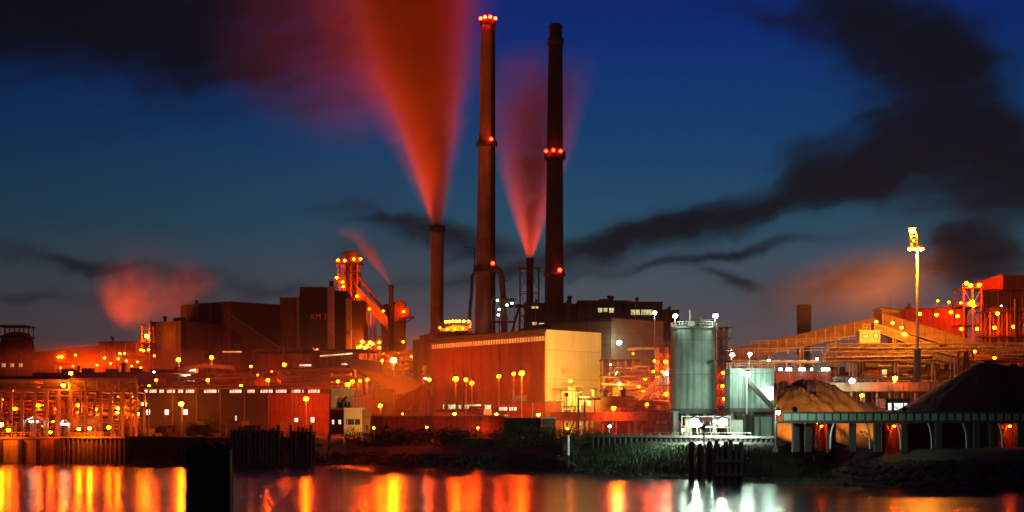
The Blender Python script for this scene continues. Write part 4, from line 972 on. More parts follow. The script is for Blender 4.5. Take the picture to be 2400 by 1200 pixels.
# ----- middle layer sheds
sh1, a, b = building('roof_shed', 522, 520, 594, 520, 826, 18, 'redwall', 'red shed with a bright roof edge below the dark box building', vents=1, seed=41)
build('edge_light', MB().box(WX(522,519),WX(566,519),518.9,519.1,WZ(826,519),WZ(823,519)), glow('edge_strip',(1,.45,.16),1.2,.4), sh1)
sh2, a, b = building('roof_shed', 612, 510, 690, 510, 832, 18, 'redwall', 'dull red shed with a lamp at its left, below the lettered tower', vents=1, seed=42)
sh3, a, b = building('roof_shed', 691, 506, 751, 506, 832, 18, 'brown', 'brown shed with a white wall light below the lettered tower', vents=1, seed=43)
build('wall_light', MB().box(WX(702,505),WX(729,505),504.8,505.2,WZ(858,505),WZ(854,505)), M['win_w'], sh3)
sh4, a, b = building('roof_shed', 750, 500, 828, 500, 826, 18, 'dark', 'dark shed with a long bright eave line and a wall light', vents=0, seed=44)
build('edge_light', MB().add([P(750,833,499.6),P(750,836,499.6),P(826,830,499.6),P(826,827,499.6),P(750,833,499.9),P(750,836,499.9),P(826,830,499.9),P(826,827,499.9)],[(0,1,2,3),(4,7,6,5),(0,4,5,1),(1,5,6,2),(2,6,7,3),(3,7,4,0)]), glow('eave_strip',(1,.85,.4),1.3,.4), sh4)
build('wall_light', MB().box(WX(800,499),WX(822,499),499.2,499.6,WZ(855,499),WZ(851,499)), M['win_w'], sh4)
sl = thing('long_roof_slab', (WX(690,522),522,WZ(822,522)), 'thin dark flat canopy running above the sheds', 'canopy')
build('slab', MB().box(WX(590,522),WX(875,522),522,540,WZ(823,522),WZ(818,522)), M['roof'], sl)
for k in range(6): x = WX(600+k*53,524); build('column', MB().box(x-.25,x+.25,524,524.5,GZ-.2,WZ(823.1,522)), M['steel'], sl)
# sloping brown roof shed 800-1000
ss = thing('ore_shed', (WX(900,470),470,GZ), 'large shed with a long brown sloping roof right of the control house', 'shed')
v = [P(800,838,505), P(872,845,505), P(1012,905,470), P(930,925,462), P(826,860,470)]
vv = [Vector((q.x,q.y,q.z)) for q in v]
mb = MB().add([q for q in vv]+[q-Vector((0,0,.5)) for q in vv], [(0,1,2,3,4),(9,8,7,6,5),(0,5,6,1),(1,6,7,2),(2,7,8,3),(3,8,9,4),(4,9,5,0)])
build('roof', mb, M['brown'], ss); build('wall', MB().wallbox(plan(826,471), plan(930,463), 30, GZ-.3, WZ(926,466)), M['redwall'], ss)
build('eave_box', MB().box(WX(880,460),WX(925,460),459,464,WZ(945,460),WZ(912,460)), M['dark'], ss)
t = gallery('ore_conveyor', P(926,938,440), P(1012,892,440), 5, 4.4, 'redwall', 'red lit covered conveyor slanting up to the huge hall', legs=(.5,.8), legmat='rust')
for (px0, px1, py, d, lb) in ((985,1013,880,455,'red stepped housing at the upper end of the red conveyor'),(990,1008,932,430,'small red hut roof below the conveyor head')):
    building('transfer_house', px0, d, px1, d, py, 8, 'redwall', lb, vents=1, seed=int(px0))
# ----- left, far: rounded holder, gas main gallery
gh = thing('gas_holder', (WX(28,640),648,GZ), 'round bodied dark red vessel with a railed deck at the far left edge', 'vessel')
build('shell', MB().lathe((WX(22,640),650,WZ(848,640)), [(5.5,0),(7.2,3),(7.6,7),(7.0,11),(5.5,13.3),(2,14)], 30), M['rust'], gh, smooth=True)
build('deck', MB().box(WX(-20,640),WX(52,640),643,657,WZ(788,640),WZ(785,640)), M['dsteel'], gh)
mb = MB()
for k in range(7):
    x = WX(-18+k*11.3,640); mb.box(x-.2,x+.2,643.2,643.6,WZ(786,640),WZ(763,640)); mb.box(x-.2,x+.2,656,656.4,WZ(786,640),WZ(763,640))
mb.box(WX(-20,640),WX(54,640),643,657,WZ(763.5,640),WZ(760,640)); build('canopy', mb, M['rust'], gh)
building('brick_house', -60, 600, 76, 590, 846, 16, 'orange', 'long low orange lit house under the round vessel', vents=4, seed=51, wins=[(4,14,852,860,'win_y',2),(24,34,852,860,'win_y',2),(44,54,852,860,'win_y',2)])
t = gallery('gas_gallery', P(62,828,610), P(335,800,600), 8, 7.5, 'rust', 'long rust red gallery rising gently behind the left pipe rack', legs=(.1,.3,.5,.7,.9), windows=0, legmat='rust', ribs=True)
work_lamps(t, [(137,837),(144,836),(178,833),(187,833),(216,831),(224,830),(262,829)], 606, 'amber', 650, .5)
building('rust_block', 232, 596, 332, 590, 803, 22, 'rust', 'rusty block at the right end of the long gallery', vents=4, seed=52, pipes=4)
cr_ = tower('lamp_deck', 238, 300, 826, None, 580, 8, 4, 4, 'rust', 'railed deck with scattered small lamps before the rusty block')
work_lamps(cr_, [(245,839),(277,841),(281,829),(292,829),(259,852)], 577, 'amber', 550, .42); work_lamps(cr_, [(256,877)], 577, 'sodium', 120, .35); work_lamps(cr_, [(283,874)], 577, 'white', 300, .4)
sr = tower('service_rack', 290, 334, 836, None, 575, 8, 3, 4, 'rust', 'rusty service rack under the slim red tower')
work_lamps(sr, [(296,846),(309,858),(322,848),(328,872)], 573, 'amber', 420, .36)
building('low_house', 76, 520, 330, 510, 876, 20, 'rust', 'very long low rusty building behind the left pipe rack', vents=8, seed=53, rail=True)
sr = tower('service_rack', 130, 240, 852, None, 556, 8, 6, 3, 'rust', 'wide rusty rack below the long gallery')
work_lamps(sr, [(142,862),(171,858),(199,866),(228,856)], 554, 'sodium', 420, .34)
# ----- dark clutter above the long hall
building('dark_shed', 352, 540, 425, 540, 868, 20, 'brown', 'brown shed below the lower brown block', vents=2, seed=54)
building('dark_shed', 458, 500, 520, 500, 846, 16, 'dark', 'tall dark shed right of the green lit awning', vents=2, seed=55)
building('dark_shed', 521, 508, 612, 508, 866, 16, 'brown', 'low brown shed under the two starry lamps', vents=3, seed=56)
gs = thing('lit_awning', (WX(445,470),470,GZ), 'pale green lit sloping awning above the long hall roof', 'awning')
build('sheet', MB().prism([(WX(428,470),WZ(876,470)),(WX(452,470),WZ(865,470)),(WX(459,470),WZ(864,470)),(WX(459,470),WZ(878,470)),(WX(430,470),WZ(878,470))], 470, 474), surf('green_sheet',(.45,.66,.50),streak=.3), gs)
build('legs', MB().bar((WX(431,471),471,GZ),(WX(431,471),471,WZ(877,470)),.15,5).bar((WX(457,471),471,GZ),(WX(457,471),471,WZ(877,470)),.15,5), M['steel'], gs)
flood(440, 884, 462, P(446,868,470), 9000, (.75,1,.75), 80, 'small shaded floodlight under the pale green awning')
t = gallery('roof_walkway', P(425,860,485), P(480,850,485), 3, 1.2, 'steel', 'thin rising walkway lit red above the green awning', ribs=False)
t = gallery('roof_walkway', P(480,850,485), P(548,856,485), 3, 1.2, 'steel', 'thin level walkway just right of the rising walkway', ribs=False)
pipes('bundle of dark mains crossing above the long hall roof, left', runs(14,345,620,872,905,445,470,21,4,.25,.7), 'steel')
pipes('bundle of dark mains crossing above the long hall roof, right', runs(16,590,880,866,904,445,475,22,4,.25,.7), 'steel')
dr = tower('dark_rack', 552, 640, 868, None, 480, 8, 5, 3, 'rust', 'dark steel rack above the middle of the long hall')
work_lamps(dr, [(558,884),(604,879),(637,871)], 478, 'sodium', 260, .28)
rk = tower('dark_rack', 690, 800, 872, None, 470, 8, 6, 3, 'rust', 'dark steel rack above the right end of the long hall')
work_lamps(rk, [(700,886),(733,897),(762,878),(779,899)], 468, 'sodium', 300, .28); work_lamps(rk, [(716,879)], 468, 'white', 160, .22)
lt_ = thing('lit_hut', (WX(610,452),452,GZ), 'little orange lit hut poking over the long hall roof', 'hut')
build('wall', MB().box(WX(598,452),WX(628,452),452,456,GZ,WZ(898,452)), M['orange'], lt_); build('roof', MB().prism([(WX(596,452),WZ(898,452)+.003),(WX(630,452),WZ(898,452)+.003),(WX(622,452),WZ(888,452)),(WX(604,452),WZ(888,452))],451.6,456.4), M['rust'], lt_)
# ----- the long hall
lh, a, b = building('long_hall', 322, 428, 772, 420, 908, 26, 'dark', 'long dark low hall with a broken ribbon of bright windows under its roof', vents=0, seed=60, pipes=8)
for (p0_, p1_, nb) in [(338,347,1),(350,368,3),(373,385,2),(391,411,4),(417,430,2),(435,456,4),(478,508,5),(511,514,1),(538,567,5),(579,598,4),(601,603,1),(610,640,5),(646,672,5),(683,705,4),(708,712,1),(722,750,5)]:
    window(lh, a, b, p0_, p1_, 913.5, 920.5, M['win_w'] , nb)
for (p0_, p1_, y0, y1) in [(343,353,960,972),(386,397,960,972),(429,441,960,972),(690,700,980,989),(728,738,978,990),(551,556,974,986)]:
    window(lh, a, b, p0_, p1_, y0, y1, M['win_c'], 2, rows=2, out=.1)
build('gutter', MB().wallbox(a, b, .35, WZ(909,424)-.3, WZ(909,424)+.0, out=.5), M['steel'], lh)
for px in (470, 575, 664): p, q = hit(a,b,px-8), hit(a,b,px+8); build('roller_door', MB().wallbox(p, q, .15, GZ, GZ+4.5, out=.2), M['steel'], lh)
build('lamp_pool_panel', MB().wallbox(hit(a,b,628), hit(a,b,771.5), .1, GZ, WZ(923,420), out=.08), M['redwall'], lh, label='redder wall section standing for the pool of light under the fiery lamp')  # redder panel paints the lamp's pool of light onto the dark wall
# ----- left pipe rack on the quay
pr = thing('pipe_rack', (WX(160,388),388,GZ), 'long pale pipe rack on tall columns along the left quay', 'pipe rack')
d = 388
for px in (2, 26, 53, 82, 111, 139, 167, 201, 237, 262, 288, 320):
    x = WX(px,d); top = 915 if px < 165 else 917; mb = MB()
    mb.box(x-.32,x+.32,d-.3,d+.3,GZ-.2,WZ(top,d)).box(x-.32,x+.32,d+8,d+8.6,GZ-.2,WZ(top,d)).box(x-.25,x+.25,d+.31,d+7.99,WZ(top+5,d),WZ(top+2,d))
    build('column', mb, M['pipe'], pr)
for (p0_, p1_, y, h_) in ((-60,166,912,4),(-60,328,926,3),(166,330,914,3),(-60,325,889,3)):
    build('longitudinal_beam', MB().box(WX(p0_,d),WX(p1_,d),d-.42,d-.31,WZ(y+h_,d),WZ(y,d)), M['pipe'], pr)
mb = MB()
for px in (162,199,227,252,278,320): x = WX(px,d); mb.box(x-.15,x+.15,d-.3,d+.2,WZ(914,d),WZ(887,d))
mb.box(WX(162,d),WX(320,d),d-.29,d-.1,WZ(888.5,d),WZ(886.5,d)); mb.rail([(WX(166,d),d-.4,WZ(912,d)),(WX(325,d),d-.4,WZ(912,d))],1.1,.07,2)
build('upper_frame', mb, M['lsteel'], pr)
mb = MB(); rr = random.Random(3)
for k in range(7): y = WZ(892+k*3.2,d); mb.bar((WX(-60,d),d+1+k*1.0,y),(WX(325-rr.random()*40,d),d+1+k*1.0,y),rr.uniform(.25,.5),9)
build('pipes', mb, M['pipe'], pr, smooth=True)
dk = building('dark_gallery', -60, 402, 166, 402, 885, 5, 'dsteel', 'thin dark roofed gallery on top of the left pipe rack', z0=WZ(893,402), vents=0, pipes=0)
# plant behind the rack
for i, (px0, px1, py, dd, nb, lb) in enumerate([(-30,60,918,415,4,'red lit equipment rack at the far left behind the quay'),(70,150,930,418,4,'red lit equipment rack behind the white canopy'),(160,235,940,416,4,'equipment rack behind the bright yellow tank'),(240,322,932,414,4,'equipment rack left of the first hall window')]):
    er = tower('equipment_rack', px0, px1, py, None, dd, 8, nb, 4, 'rust', lb, cr=.16); rq = random.Random(70+i)
    for q in range(5): work_lamps(er, [(px0+(px1-px0)*(q+rq.random())/5, rq.uniform(py+8, 1000))], dd-1.5, 'sodium' if q % 3 else 'amber', rq.uniform(220, 700), rq.uniform(.2, .36))
pipes('red lit pipes threading the racks on the far left quay', runs(26,-20,160,930,1010,396,412,31,4,.12,.35), 'rust')
pipes('red lit pipes threading the racks left of the long hall', runs(24,160,330,930,1005,394,410,32,4,.12,.35), 'pipe')
building('back_wall_house', -40, 432, 320, 428, 938, 10, 'redwall', 'long red wall closing off the yard behind the left pipe rack', vents=0, seed=71, cat='building')
# bright horizontal tank
tk = thing('horizontal_tank', (WX(208,392),392,GZ), 'glaring yellow lit rounded tank on cradles at the quay edge', 'tank')
c0, c1 = P(170,996,393), P(232,992,393)
build('shell', MB().bar(c0, c1, 2.1, 20), M['white'], tk, smooth=True); build('end_dome', MB().ico((c1.x,c1.y,c1.z), 2.08, 2, (.4,1,1)), M['white'], tk, smooth=True)
build('cradle', MB().box(c0.x+.6,c0.x+1.2,391.5,394.5,GZ-.1,c0.z-1.5).box(c1.x-1.2,c1.x-.6,391.5,394.5,GZ-.1,c1.z-1.5), M['conc'], tk)
build('handrail', MB().rail([(c0.x,393,c0.z+2.1),(c1.x,393,c1.z+2.1)],1.,.06,1.2), M['lsteel'], tk)
solo('concrete_block_row', MB().box(WX(162,384),WX(206,384),384,386,GZ-.1,WZ(1013,384)).box(WX(206.5,384),WX(241,384),383,385,GZ-.1,WZ(1016,384)+.6), M['white'], 'pale block plinth lit yellow below the rounded tank', 'plinth')
def canopy(px0, px1, py, d, label, s):
    x0, x1 = WX(px0,d), WX(px1,d); z = WZ(py,d); t = thing('canopy', ((x0+x1)/2,d,GZ), label, 'canopy')
    build('roof', MB().prism([(x0,z),((x0+x1)/2,z+1.1),(x1,z),(x1,z-.2),((x0+x1)/2,z+.85),(x0,z-.2)], d, d+5), M['white'], t)
    for x in (x0+.3,x1-.3):
        for yy in (d+.3,d+4.7): build('leg', MB().bar((x,yy,GZ-.1),(x,yy,z-.1),.1,6), M['lsteel'], t)
    o = build('tube_lamp', MB().bar(((x0+x1)/2-1.2,d+1,z-.5),((x0+x1)/2+1.2,d+1,z-.5),.22,8), lampmat('white', s), t); return t
canopy(55, 98, 984, 392, 'white peaked canopy glowing with cold light near the left edge', 70)
canopy(139, 160, 990, 394, 'smaller white canopy glowing left of the yellow tank', 70)
pk = tower('quay_machine', -6, 26, 990, None, 381, 4, 2, 3, 'lsteel', 'glaring yellow lit machine frame at the very left quay edge', cr=.14)
solo('guard_rail', MB().rail([(WX(-60,372),372,6.75),(WX(136,372),372,6.75)], 1.2, .06, 2.2), M['lsteel'], 'pale railing on top of the smooth concrete wall', 'railing')
solo('guard_rail', MB().rail([(WX(150,373),373,6.9),(WX(330,372),372,6.9)], 1.1, .05, 2.2), M['steel'], 'railing on top of the ribbed sheet pile wall', 'railing')
solo('guard_rail', MB().rail([(WX(335,371),371,6.9),(WX(700,364),364,6.9)], 1.1, .05, 2.2), M['dsteel'], 'railing before the long dark hall', 'railing')
# yard vehicles and stores in front of the long hall
def crates(px, d, n, label, seed, mat='steel'):
    rr = random.Random(seed); c = plan(px,d); t = thing('pallet_stack', (c.x,c.y,GZ), label, 'pallet stack')
    for k in range(n):
        s = rr.uniform(.9,1.5); x = c.x+(k%3-1)*1.9; z = GZ+(k//3)*1.25
        build('crate', MB().box(x-s*.6,x+s*.6,d-.6,d+.6,z+.15,z+1.2).box(x-s*.65,x+s*.65,d-.65,d+.65,z,z+.13), M[mat], t)
crates(356,392,5,'stack of stores below the first square window',1,'lsteel'); crates(412,394,4,'stack of stores between second and third square windows',2,'orange')
crates(540,395,4,'dark stack of stores before the unlit part of the hall',3); crates(636,396,5,'red lit stack of stores left of the low red shed',4,'rust')
def truck(px, d, label, mat):
    x = WX(px,d); t = thing('parked_truck', (x,d,GZ), label, 'truck')
    build('cargo_box', MB().box(x-2.2,x+2.6,d,d+2.3,GZ+1.,GZ+3.3), M[mat], t); cb_ = build('cab', MB().prism([(x-4.1,GZ+.6),(x-4.1,GZ+1.6),(x-3.8,GZ+2.6),(x-2.4,GZ+2.7),(x-2.4,GZ+.6)], d+.05, d+2.25), M[mat], t)
    build('cab_window', MB().prism([(x-3.9,GZ+1.65),(x-3.7,GZ+2.4),(x-2.9,GZ+2.4),(x-2.9,GZ+1.65)], d-.01, d+.045), M['glass'], cb_); build('chassis', MB().box(x-4,x+2.6,d+.5,d+1.8,GZ+.55,GZ+.95), M['dsteel'], t)
    for dx in (-3.3, 1.1, 2.0): build('wheel', MB().bar((x+dx,d+.02,GZ+.48),(x+dx,d+.35,GZ+.48),.48,16).bar((x+dx,d+1.95,GZ+.48),(x+dx,d+2.28,GZ+.48),.48,16), M['dsteel'], t)
truck(388,398,'small truck parked under the second hall lamp','dsteel'); truck(470,396,'dark truck parked at the unlit end beside the bush','dark')
truck(590,398,'dark truck parked before the roller doors, half in shadow','brown')

# ================================================================== CONTROL HOUSE on the quay
ch = thing('control_house', (WX(818,346),346,GZ), 'cream two storey control house on posts with a dark red side wall', 'control house')
d = 345
z0, z1, z2 = WZ(1018,d), WZ(958,d), WZ(912,d)
xa, xb, xc = WX(770,d+4), WX(806,d), WX(868,d+1.5)
mb = MB().wallbox((xb,d),(WX(849,d+1),d+1), 6, z0, z1); build('front_wall', mb, M['cream'], ch)
mb = MB().wallbox((xa,d+5),(xb-.01,d), 5, z0, z1-.2); build('side_wall', mb, M['redwall'], ch, label='dark red side wall')
mb = MB().wallbox((WX(849.3,d+1),d+1.6),(xc,d+2), 5, z0+.2, z1-.3); build('rear_wing', mb, M['orange'], ch)
build('deck', MB().wallbox((xa-.3,d+5),(xb,d-.1), 7, z1-.19, z1+.06).wallbox((xb+.01,d-.1),(WX(854,d+1),d+1), 7, z1+.003, z1+.25), M['white'], ch)
for (p0_, p1_) in ((778,785),(793,801)): 
    window(ch, Vector((xa,d+5)), Vector((xb,d)), p0_, p1_, 984, 994, M['win_w'], 1)
for k in range(6): window(ch, Vector((xb,d)), Vector((WX(849,d+1),d+1)), 813+k*5.3, 816+k*5.3, 983, 995, M['glass'] if k not in (0,3) else M['win_y'], 1)
build('door', MB().box(WX(858,d+1.7),WX(862,d+1.7),d+1.62,d+1.7,WZ(1008,d),WZ(996,d)), M['dsteel'], ch)
# upper storey: open framed lookout
build('upper_wall', MB().box(WX(775,d),WX(786,d),d+1,d+5,z1+.26,z2).box(WX(786.2,d),WX(828,d),d+1,d+1.3,z2-1.6,z2).box(WX(786.2,d),WX(822,d),d+4.5,d+4.9,z1+.26,z2-1.7), M['cream'], ch)
build('upper_roof', MB().box(WX(773,d),WX(830,d),d+.6,d+5.4,z2+.003,z2+.25), M['white'], ch)
build('winch', MB().box(WX(790,d),WX(800,d),d+2,d+3,z1+.26,z1+1.6).bar(P(800,942,d+2),P(812,930,d+2),.25,6).bar((WX(812,d),d+2.5,z1+1),(WX(812,d),d+3.4,z1+1),.8,12), M['dsteel'], ch)
mb = MB()
for px in (812,820,828,835,842,849): mb.bar((WX(px,d),d+1.3,z1+.25),(WX(px,d),d+1.3,z2-.1-(px-812)*.0),.09,5)
mb.bar((WX(812,d),d+1.3,z2-.15),(WX(849,d),d+1.3,z2-.15),.1,5).rail([(WX(812,d),d+1.2,z1+.25),(WX(852,d),d+1.2,z1+.25)],1.1,.06,1.).bar((WX(812,d),d+1.3,z2-2.3),(WX(849,d),d+1.3,z2-2.3),.07,5)
build('lookout_frame', mb, M['lsteel'], ch)
for px, yy in ((771,d+5),(807,d+.3),(846,d+1.5),(866,d+3)): build('leg', MB().box(WX(px,yy)-.25,WX(px,yy)+.25,yy,yy+.5,2.5 if px < 840 else 5.4,z0-.002), M['cream'], ch)
build('brace_panel', MB().prism([(WX(769,d),WZ(1035,d)),(WX(793,d),WZ(1035,d)),(WX(775,d),WZ(1052,d)),(WX(771,d),WZ(1058,d))], d-.8, d-.5), M['cream'], ch)
build('drain_pipe', MB().bar((WX(768.5,d),d+4.6,z0-4),(WX(768.5,d),d+4.6,z2),.12,6), M['steel'], ch)
# ================================================================== RIGHT: SILOS
t = thing('tall_silo', (WX(1626,336),336,GZ), 'tall weathered grey green cylindrical silo with a railed flat top', 'silo')
silo = t; sx = WX(1626,336); R_s = 5.42; zt_ = WZ(768,331); zb_s = WZ(958,331)
build('shell', MB().lathe((sx,336,zb_s), [(R_s,0),(R_s,zt_-zb_s)], 56), M['tank'], t, smooth=True)
build('roof_slab', MB().lathe((sx,336,zt_+.004), [(R_s+.25,0),(R_s+.25,.35),(R_s-.2,.4)], 56), M['conc'], t)
build('base_ring', MB().lathe((sx,336,zb_s-1.2), [(R_s+.15,0),(R_s+.3,.2),(R_s+.3,1.0),(R_s+.15,1.19)], 56), M['concd'], t)
mr_ = MB()
for k in range(40):
    a, b = 2*math.pi*k/40, 2*math.pi*(k+1)/40; p = Vector((sx+math.cos(a)*R_s,336+math.sin(a)*R_s,zt_+.35)); q = Vector((sx+math.cos(b)*R_s,336+math.sin(b)*R_s,zt_+.35))
    for h in (.55,1.15): mr_.bar(p+Vector((0,0,h)), q+Vector((0,0,h)), .05, 4)
    mr_.bar(p, p+Vector((0,0,1.15)), .05, 4)
build('handrail', mr_, M['lsteel'], t)
build('hopper', MB().lathe((sx,336,GZ+2.4), [(1.2,0),(R_s-.3,zb_s-1.25-GZ-2.4)], 30), M['dsteel'], t, smooth=True)
for k in range(8):
    a = 2*math.pi*(k+.5)/8; x, y = sx+math.cos(a)*(R_s-.3), 336+math.sin(a)*(R_s-.3)
    build('leg', MB().box(x-.35,x+.35,y-.35,y+.35,GZ-.2,zb_s-1.21), M['conc'], t)
build('filter_box', MB().box(sx-1.6,sx-.2,333,334.6,zt_+.4,zt_+1.6), M['lsteel'], t); build('vent_spike', MB().bar((sx-1.2,334,zt_+1.6),(sx-1.2,334,zt_+4.4),.18,6,.12), M['lsteel'], t)
build('top_machine', MB().box(sx+.6,sx+2.1,332.6,334.6,zt_+.4,zt_+1.9).bar((sx-.2,333.4,zt_+2.1),(sx+4.6,333.4,zt_+2.1),.14,6).bar((sx+1.2,333.4,zt_+1.9),(sx+1.2,333.4,zt_+2.9),.2,6), M['dsteel'], t)
# pipe on the right flank
build('flank_pipe', MB().tube([(WX(1677,331),331.2,zt_+1.6),(WX(1677,331),331.2,WZ(842,331)),(WX(1680,331),331.2,WZ(845,331)),(WX(1700,331),331.2,WZ(845,331))], .16, 8), M['dsteel'], t)
build('wall_bracket', MB().bar(P(1657,851,330.5),P(1671,845,330.5),.25,6), M['dsteel'], t)
lamp_post(1583, 741, 330.5, 'white star lamp on the left rim of the tall silo', 'white', 1300, .5, base=zt_+.35)
lamp_post(1677, 741, 330.8, 'white star lamp on the right rim of the tall silo', 'white', 1800, .55, base=zt_+.35)
lamp_post(1535, 733, 420, 'white star lamp standing free before the dark power house', 'white', 1300, .5, thin=.2)
# elevator tower between the silos
et = tower('elevator_tower', 1683, 1710, 766, None, 340, 4, 2, 10, 'rust', 'narrow rust red elevator tower squeezed between the two silos', cr=.13)
build('casing', MB().box(WX(1687,341),WX(1702,341),341,343,GZ,WZ(770,341)), M['redwall'], et)
work_lamps(et, [(1695,874),(1697,935),(1693,905)], 339, 'sodium', 520, .38)
build('white_pipe', MB().bar(P(1704,850,338.5),P(1704,1012,338.5),.13,6).bar(P(1709,850,338.5),P(1709,1012,338.5),.1,6), M['white'], et)
# square bin
t = thing('square_bin', (WX(1764,326),326,GZ), 'square grey steel bin right of the tall silo, lit by a white lamp', 'bin')
z0, z1 = WZ(957,325), WZ(866,325); x0, x1 = WX(1711,325), WX(1815,325)
build('wall', MB().box(x0,x1,325,334,z0,z1), M['tank'], t); build('roof', MB().box(x0-.2,x1+.2,324.8,334.2,z1+.004,z1+.3), M['conc'], t)
mb = MB()
for k in range(8): x = x0+(x1-x0)*(k+.5)/8; build('stiffener', MB().box(x-.07,x+.07,324.88,324.995,z0+.1,z1-.1), M['tank'], t)
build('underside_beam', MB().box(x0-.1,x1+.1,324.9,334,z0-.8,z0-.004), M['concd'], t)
for x in (x0+.5,(x0+x1)/2,x1-.5):
    for y in (325.5,333.4): build('leg', MB().box(x-.35,x+.35,y-.35,y+.35,GZ-.2,z0-.81), M['conc'], t)
build('hopper', MB().add([(x0+.8,326,z0-.82),(x1-.8,326,z0-.82),(x1-.8,333,z0-.82),(x0+.8,333,z0-.82),((x0+x1)/2-1,329,z0-4.5),((x0+x1)/2+1,329,z0-4.5),((x0+x1)/2+1,331,z0-4.5),((x0+x1)/2-1,331,z0-4.5)],[(0,1,2,3),(7,6,5,4),(0,4,5,1),(1,5,6,2),(2,6,7,3),(3,7,4,0)]), M['steel'], t)
build('handrail', MB().rail([(x0,324.9,z1+.3),(x1,324.9,z1+.3)],1.1,.05,1.6), M['lsteel'], t)
t = gallery('slanting_chute', P(1752,884,322), P(1824,962,318), 1.4, 1.0, 'dsteel', 'thin dark chute slanting down across the square bin', legs=(), ribs=False, roofmat='dsteel', legmat='dsteel')
lamp_post(1752, 877, 320, 'dazzling white lamp in front of the square bin', 'white', 3000, .62)
lf = thing('light_panel', (WX(1797,322.5),322.5,GZ), 'big blazing white floodlight panel at the right edge of the square bin', 'floodlight')
build('lit_panel', MB().prism([(WX(1784,322),WZ(912,322)),(WX(1811,322),WZ(906,322)),(WX(1811,322),WZ(936,322)),(WX(1803,322),WZ(936,322))], 322, 322.15), lampmat('white', 90), lf)
build('frame', MB().box(WX(1808,322),WX(1812,322),322.2,322.6,GZ,WZ(905,322)), M['steel'], lf)
lamp_post(1824, 967, 231, 'white lamp at the left tip of the long green gallery', 'white', 2400, .36, base=5.6, back=2.5)
lamp_post(1716, 832, 345, 'white lamp high on the pipe bridge, just right of the elevator tower', 'white', 1500, .5)
lamp_post(1758, 830, 345, 'white lamp high above the middle of the square bin', 'white', 1200, .42)
# machinery house and bright lamps at quay level
t = thing('pump_cabin', (WX(1728,315),315,GZ), 'white lit machinery cabin under the square bin', 'cabin')
build('wall', MB().box(WX(1716,315),WX(1747,315),315,318,GZ-.2,WZ(985,315)), M['white'], t); build('roof', MB().box(WX(1714,315),WX(1749,315),314.7,318.3,WZ(985,315)+.003,WZ(983,315)), M['conc'], t)
build('door', MB().box(WX(1735,315),WX(1742,315),314.92,314.995,GZ,GZ+1.9), M['dsteel'], t)
building('quay_store', 1765, 312, 1822, 312, 977, 8, 'tank', 'pale green store wall behind the left end of the long gallery', vents=0, pipes=2, seed=91)
building('dark_booth', 1748, 311, 1764, 311, 974, 4, 'dark', 'narrow dark booth beside the white machinery cabin', cat='booth', vents=0, pipes=0, seed=92)
for i, (px, lb) in enumerate([(1627,'left white lamp of the quay pair below the tall silo'),(1693,'fiercest white lamp, on the quay below the elevator tower')]):
    lamp_post(px, 990, 288-i*5, lb, 'white', 3000, .92, back=9.)
lamp_post(1643, 997, 311, 'smaller white lamp just right of the left quay lamp', 'white', 1400, .45); lamp_post(1676, 988, 309, 'small white lamp just left of the fiercest quay lamp', 'white', 1400, .4)
lamp_post(1601, 1008, 308, 'low white lamp at the left corner of the silo quay', 'white', 900, .34)
for i, (px0, px1, py, mk, lb) in enumerate([(1646,1669,976,'redwall','red tank body standing between the two quay lamps'),(1606,1622,983,'pipe','pale pump unit left of the quay lamps'),(1578,1590,966,'conc','pale concrete pier under the left edge of the silo')]):
    c0, c1 = P(px0,1010,316), P(px1,1010,316); t = thing('quay_unit', (c0.x,316,GZ), lb, 'machine'); z1 = WZ(py,316)
    if i == 0:
        build('drum', MB().bar((c0.x,317,GZ+1.1),(c1.x,317,GZ+1.1),.9,16), M[mk], t, smooth=True); build('upper_drum', MB().bar((c0.x,317,z1-.7),(c1.x,317,z1-.7),.7,16), M[mk], t, smooth=True)
        build('cradle', MB().box(c0.x+.2,c0.x+.4,316.3,317.7,GZ,z1-1).box(c1.x-.4,c1.x-.2,316.3,317.7,GZ,z1-1), M['lsteel'], t)
    else:
        build('body', MB().box(c0.x,c1.x,316,317.5,GZ-.2,z1), M[mk], t); build('cap', MB().box(c0.x-.15,c1.x+.15,315.85,317.65,z1+.003,z1+.2), M['conc'], t)
pipes('white pipework framing the quay below the silos', [(.1,[P(px,1016,313),P(px,974,313)]) for px in (1598,1634,1672,1706,1712)]+[(.09,[P(1598,976,313),P(1712,976,313)]),(.12,[P(1600,1000,313),P(1712,1002,313)])], 'white')
solo('guard_rail', MB().rail([(WX(1575,305),305,7.1),(WX(1700,292),292,7.1),(WX(1760,287),287,7.1)], 1.2, .06, 1.8), M['lsteel'], 'white lit railing on the quay edge under the silos', 'railing')

# ================================================================== LONG GREEN GALLERY along the bank
d = 236
x0, x1 = WX(1836,d), WX(2560,d); z1, z0 = WZ(968,d), WZ(985,d); GY = WZ(1043,d)
t = thing('long_gallery', (WX(2150,d),d,GY), 'very long low gallery with pale green panelled front along the right bank', 'gallery')
build('front_panels', MB().box(x0,x1,d,d+.25,z0,z1), M['belt'], t)
mb = MB(); n = 38
for k in range(n+1): x = x0+(x1-x0)*k/n; mb.box(x-.05,x+.05,d-.06,d-.002,z0+.02,z1-.02)
mb.box(x0,x1,d-.07,d-.001,z1-.1,z1-.02)
build('panel_joints', mb, M['dsteel'], t)
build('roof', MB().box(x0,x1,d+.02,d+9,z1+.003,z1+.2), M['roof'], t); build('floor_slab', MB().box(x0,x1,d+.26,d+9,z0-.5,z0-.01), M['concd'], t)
for px in (1866, 1895, 2000, 2057, 2120, 2200, 2290, 2326, 2392, 2470):
    x = WX(px,d+2); build('pier', MB().box(x-.5,x+.5,d+2,d+3,GY-1.2,z0-.51), M['concd'], t)
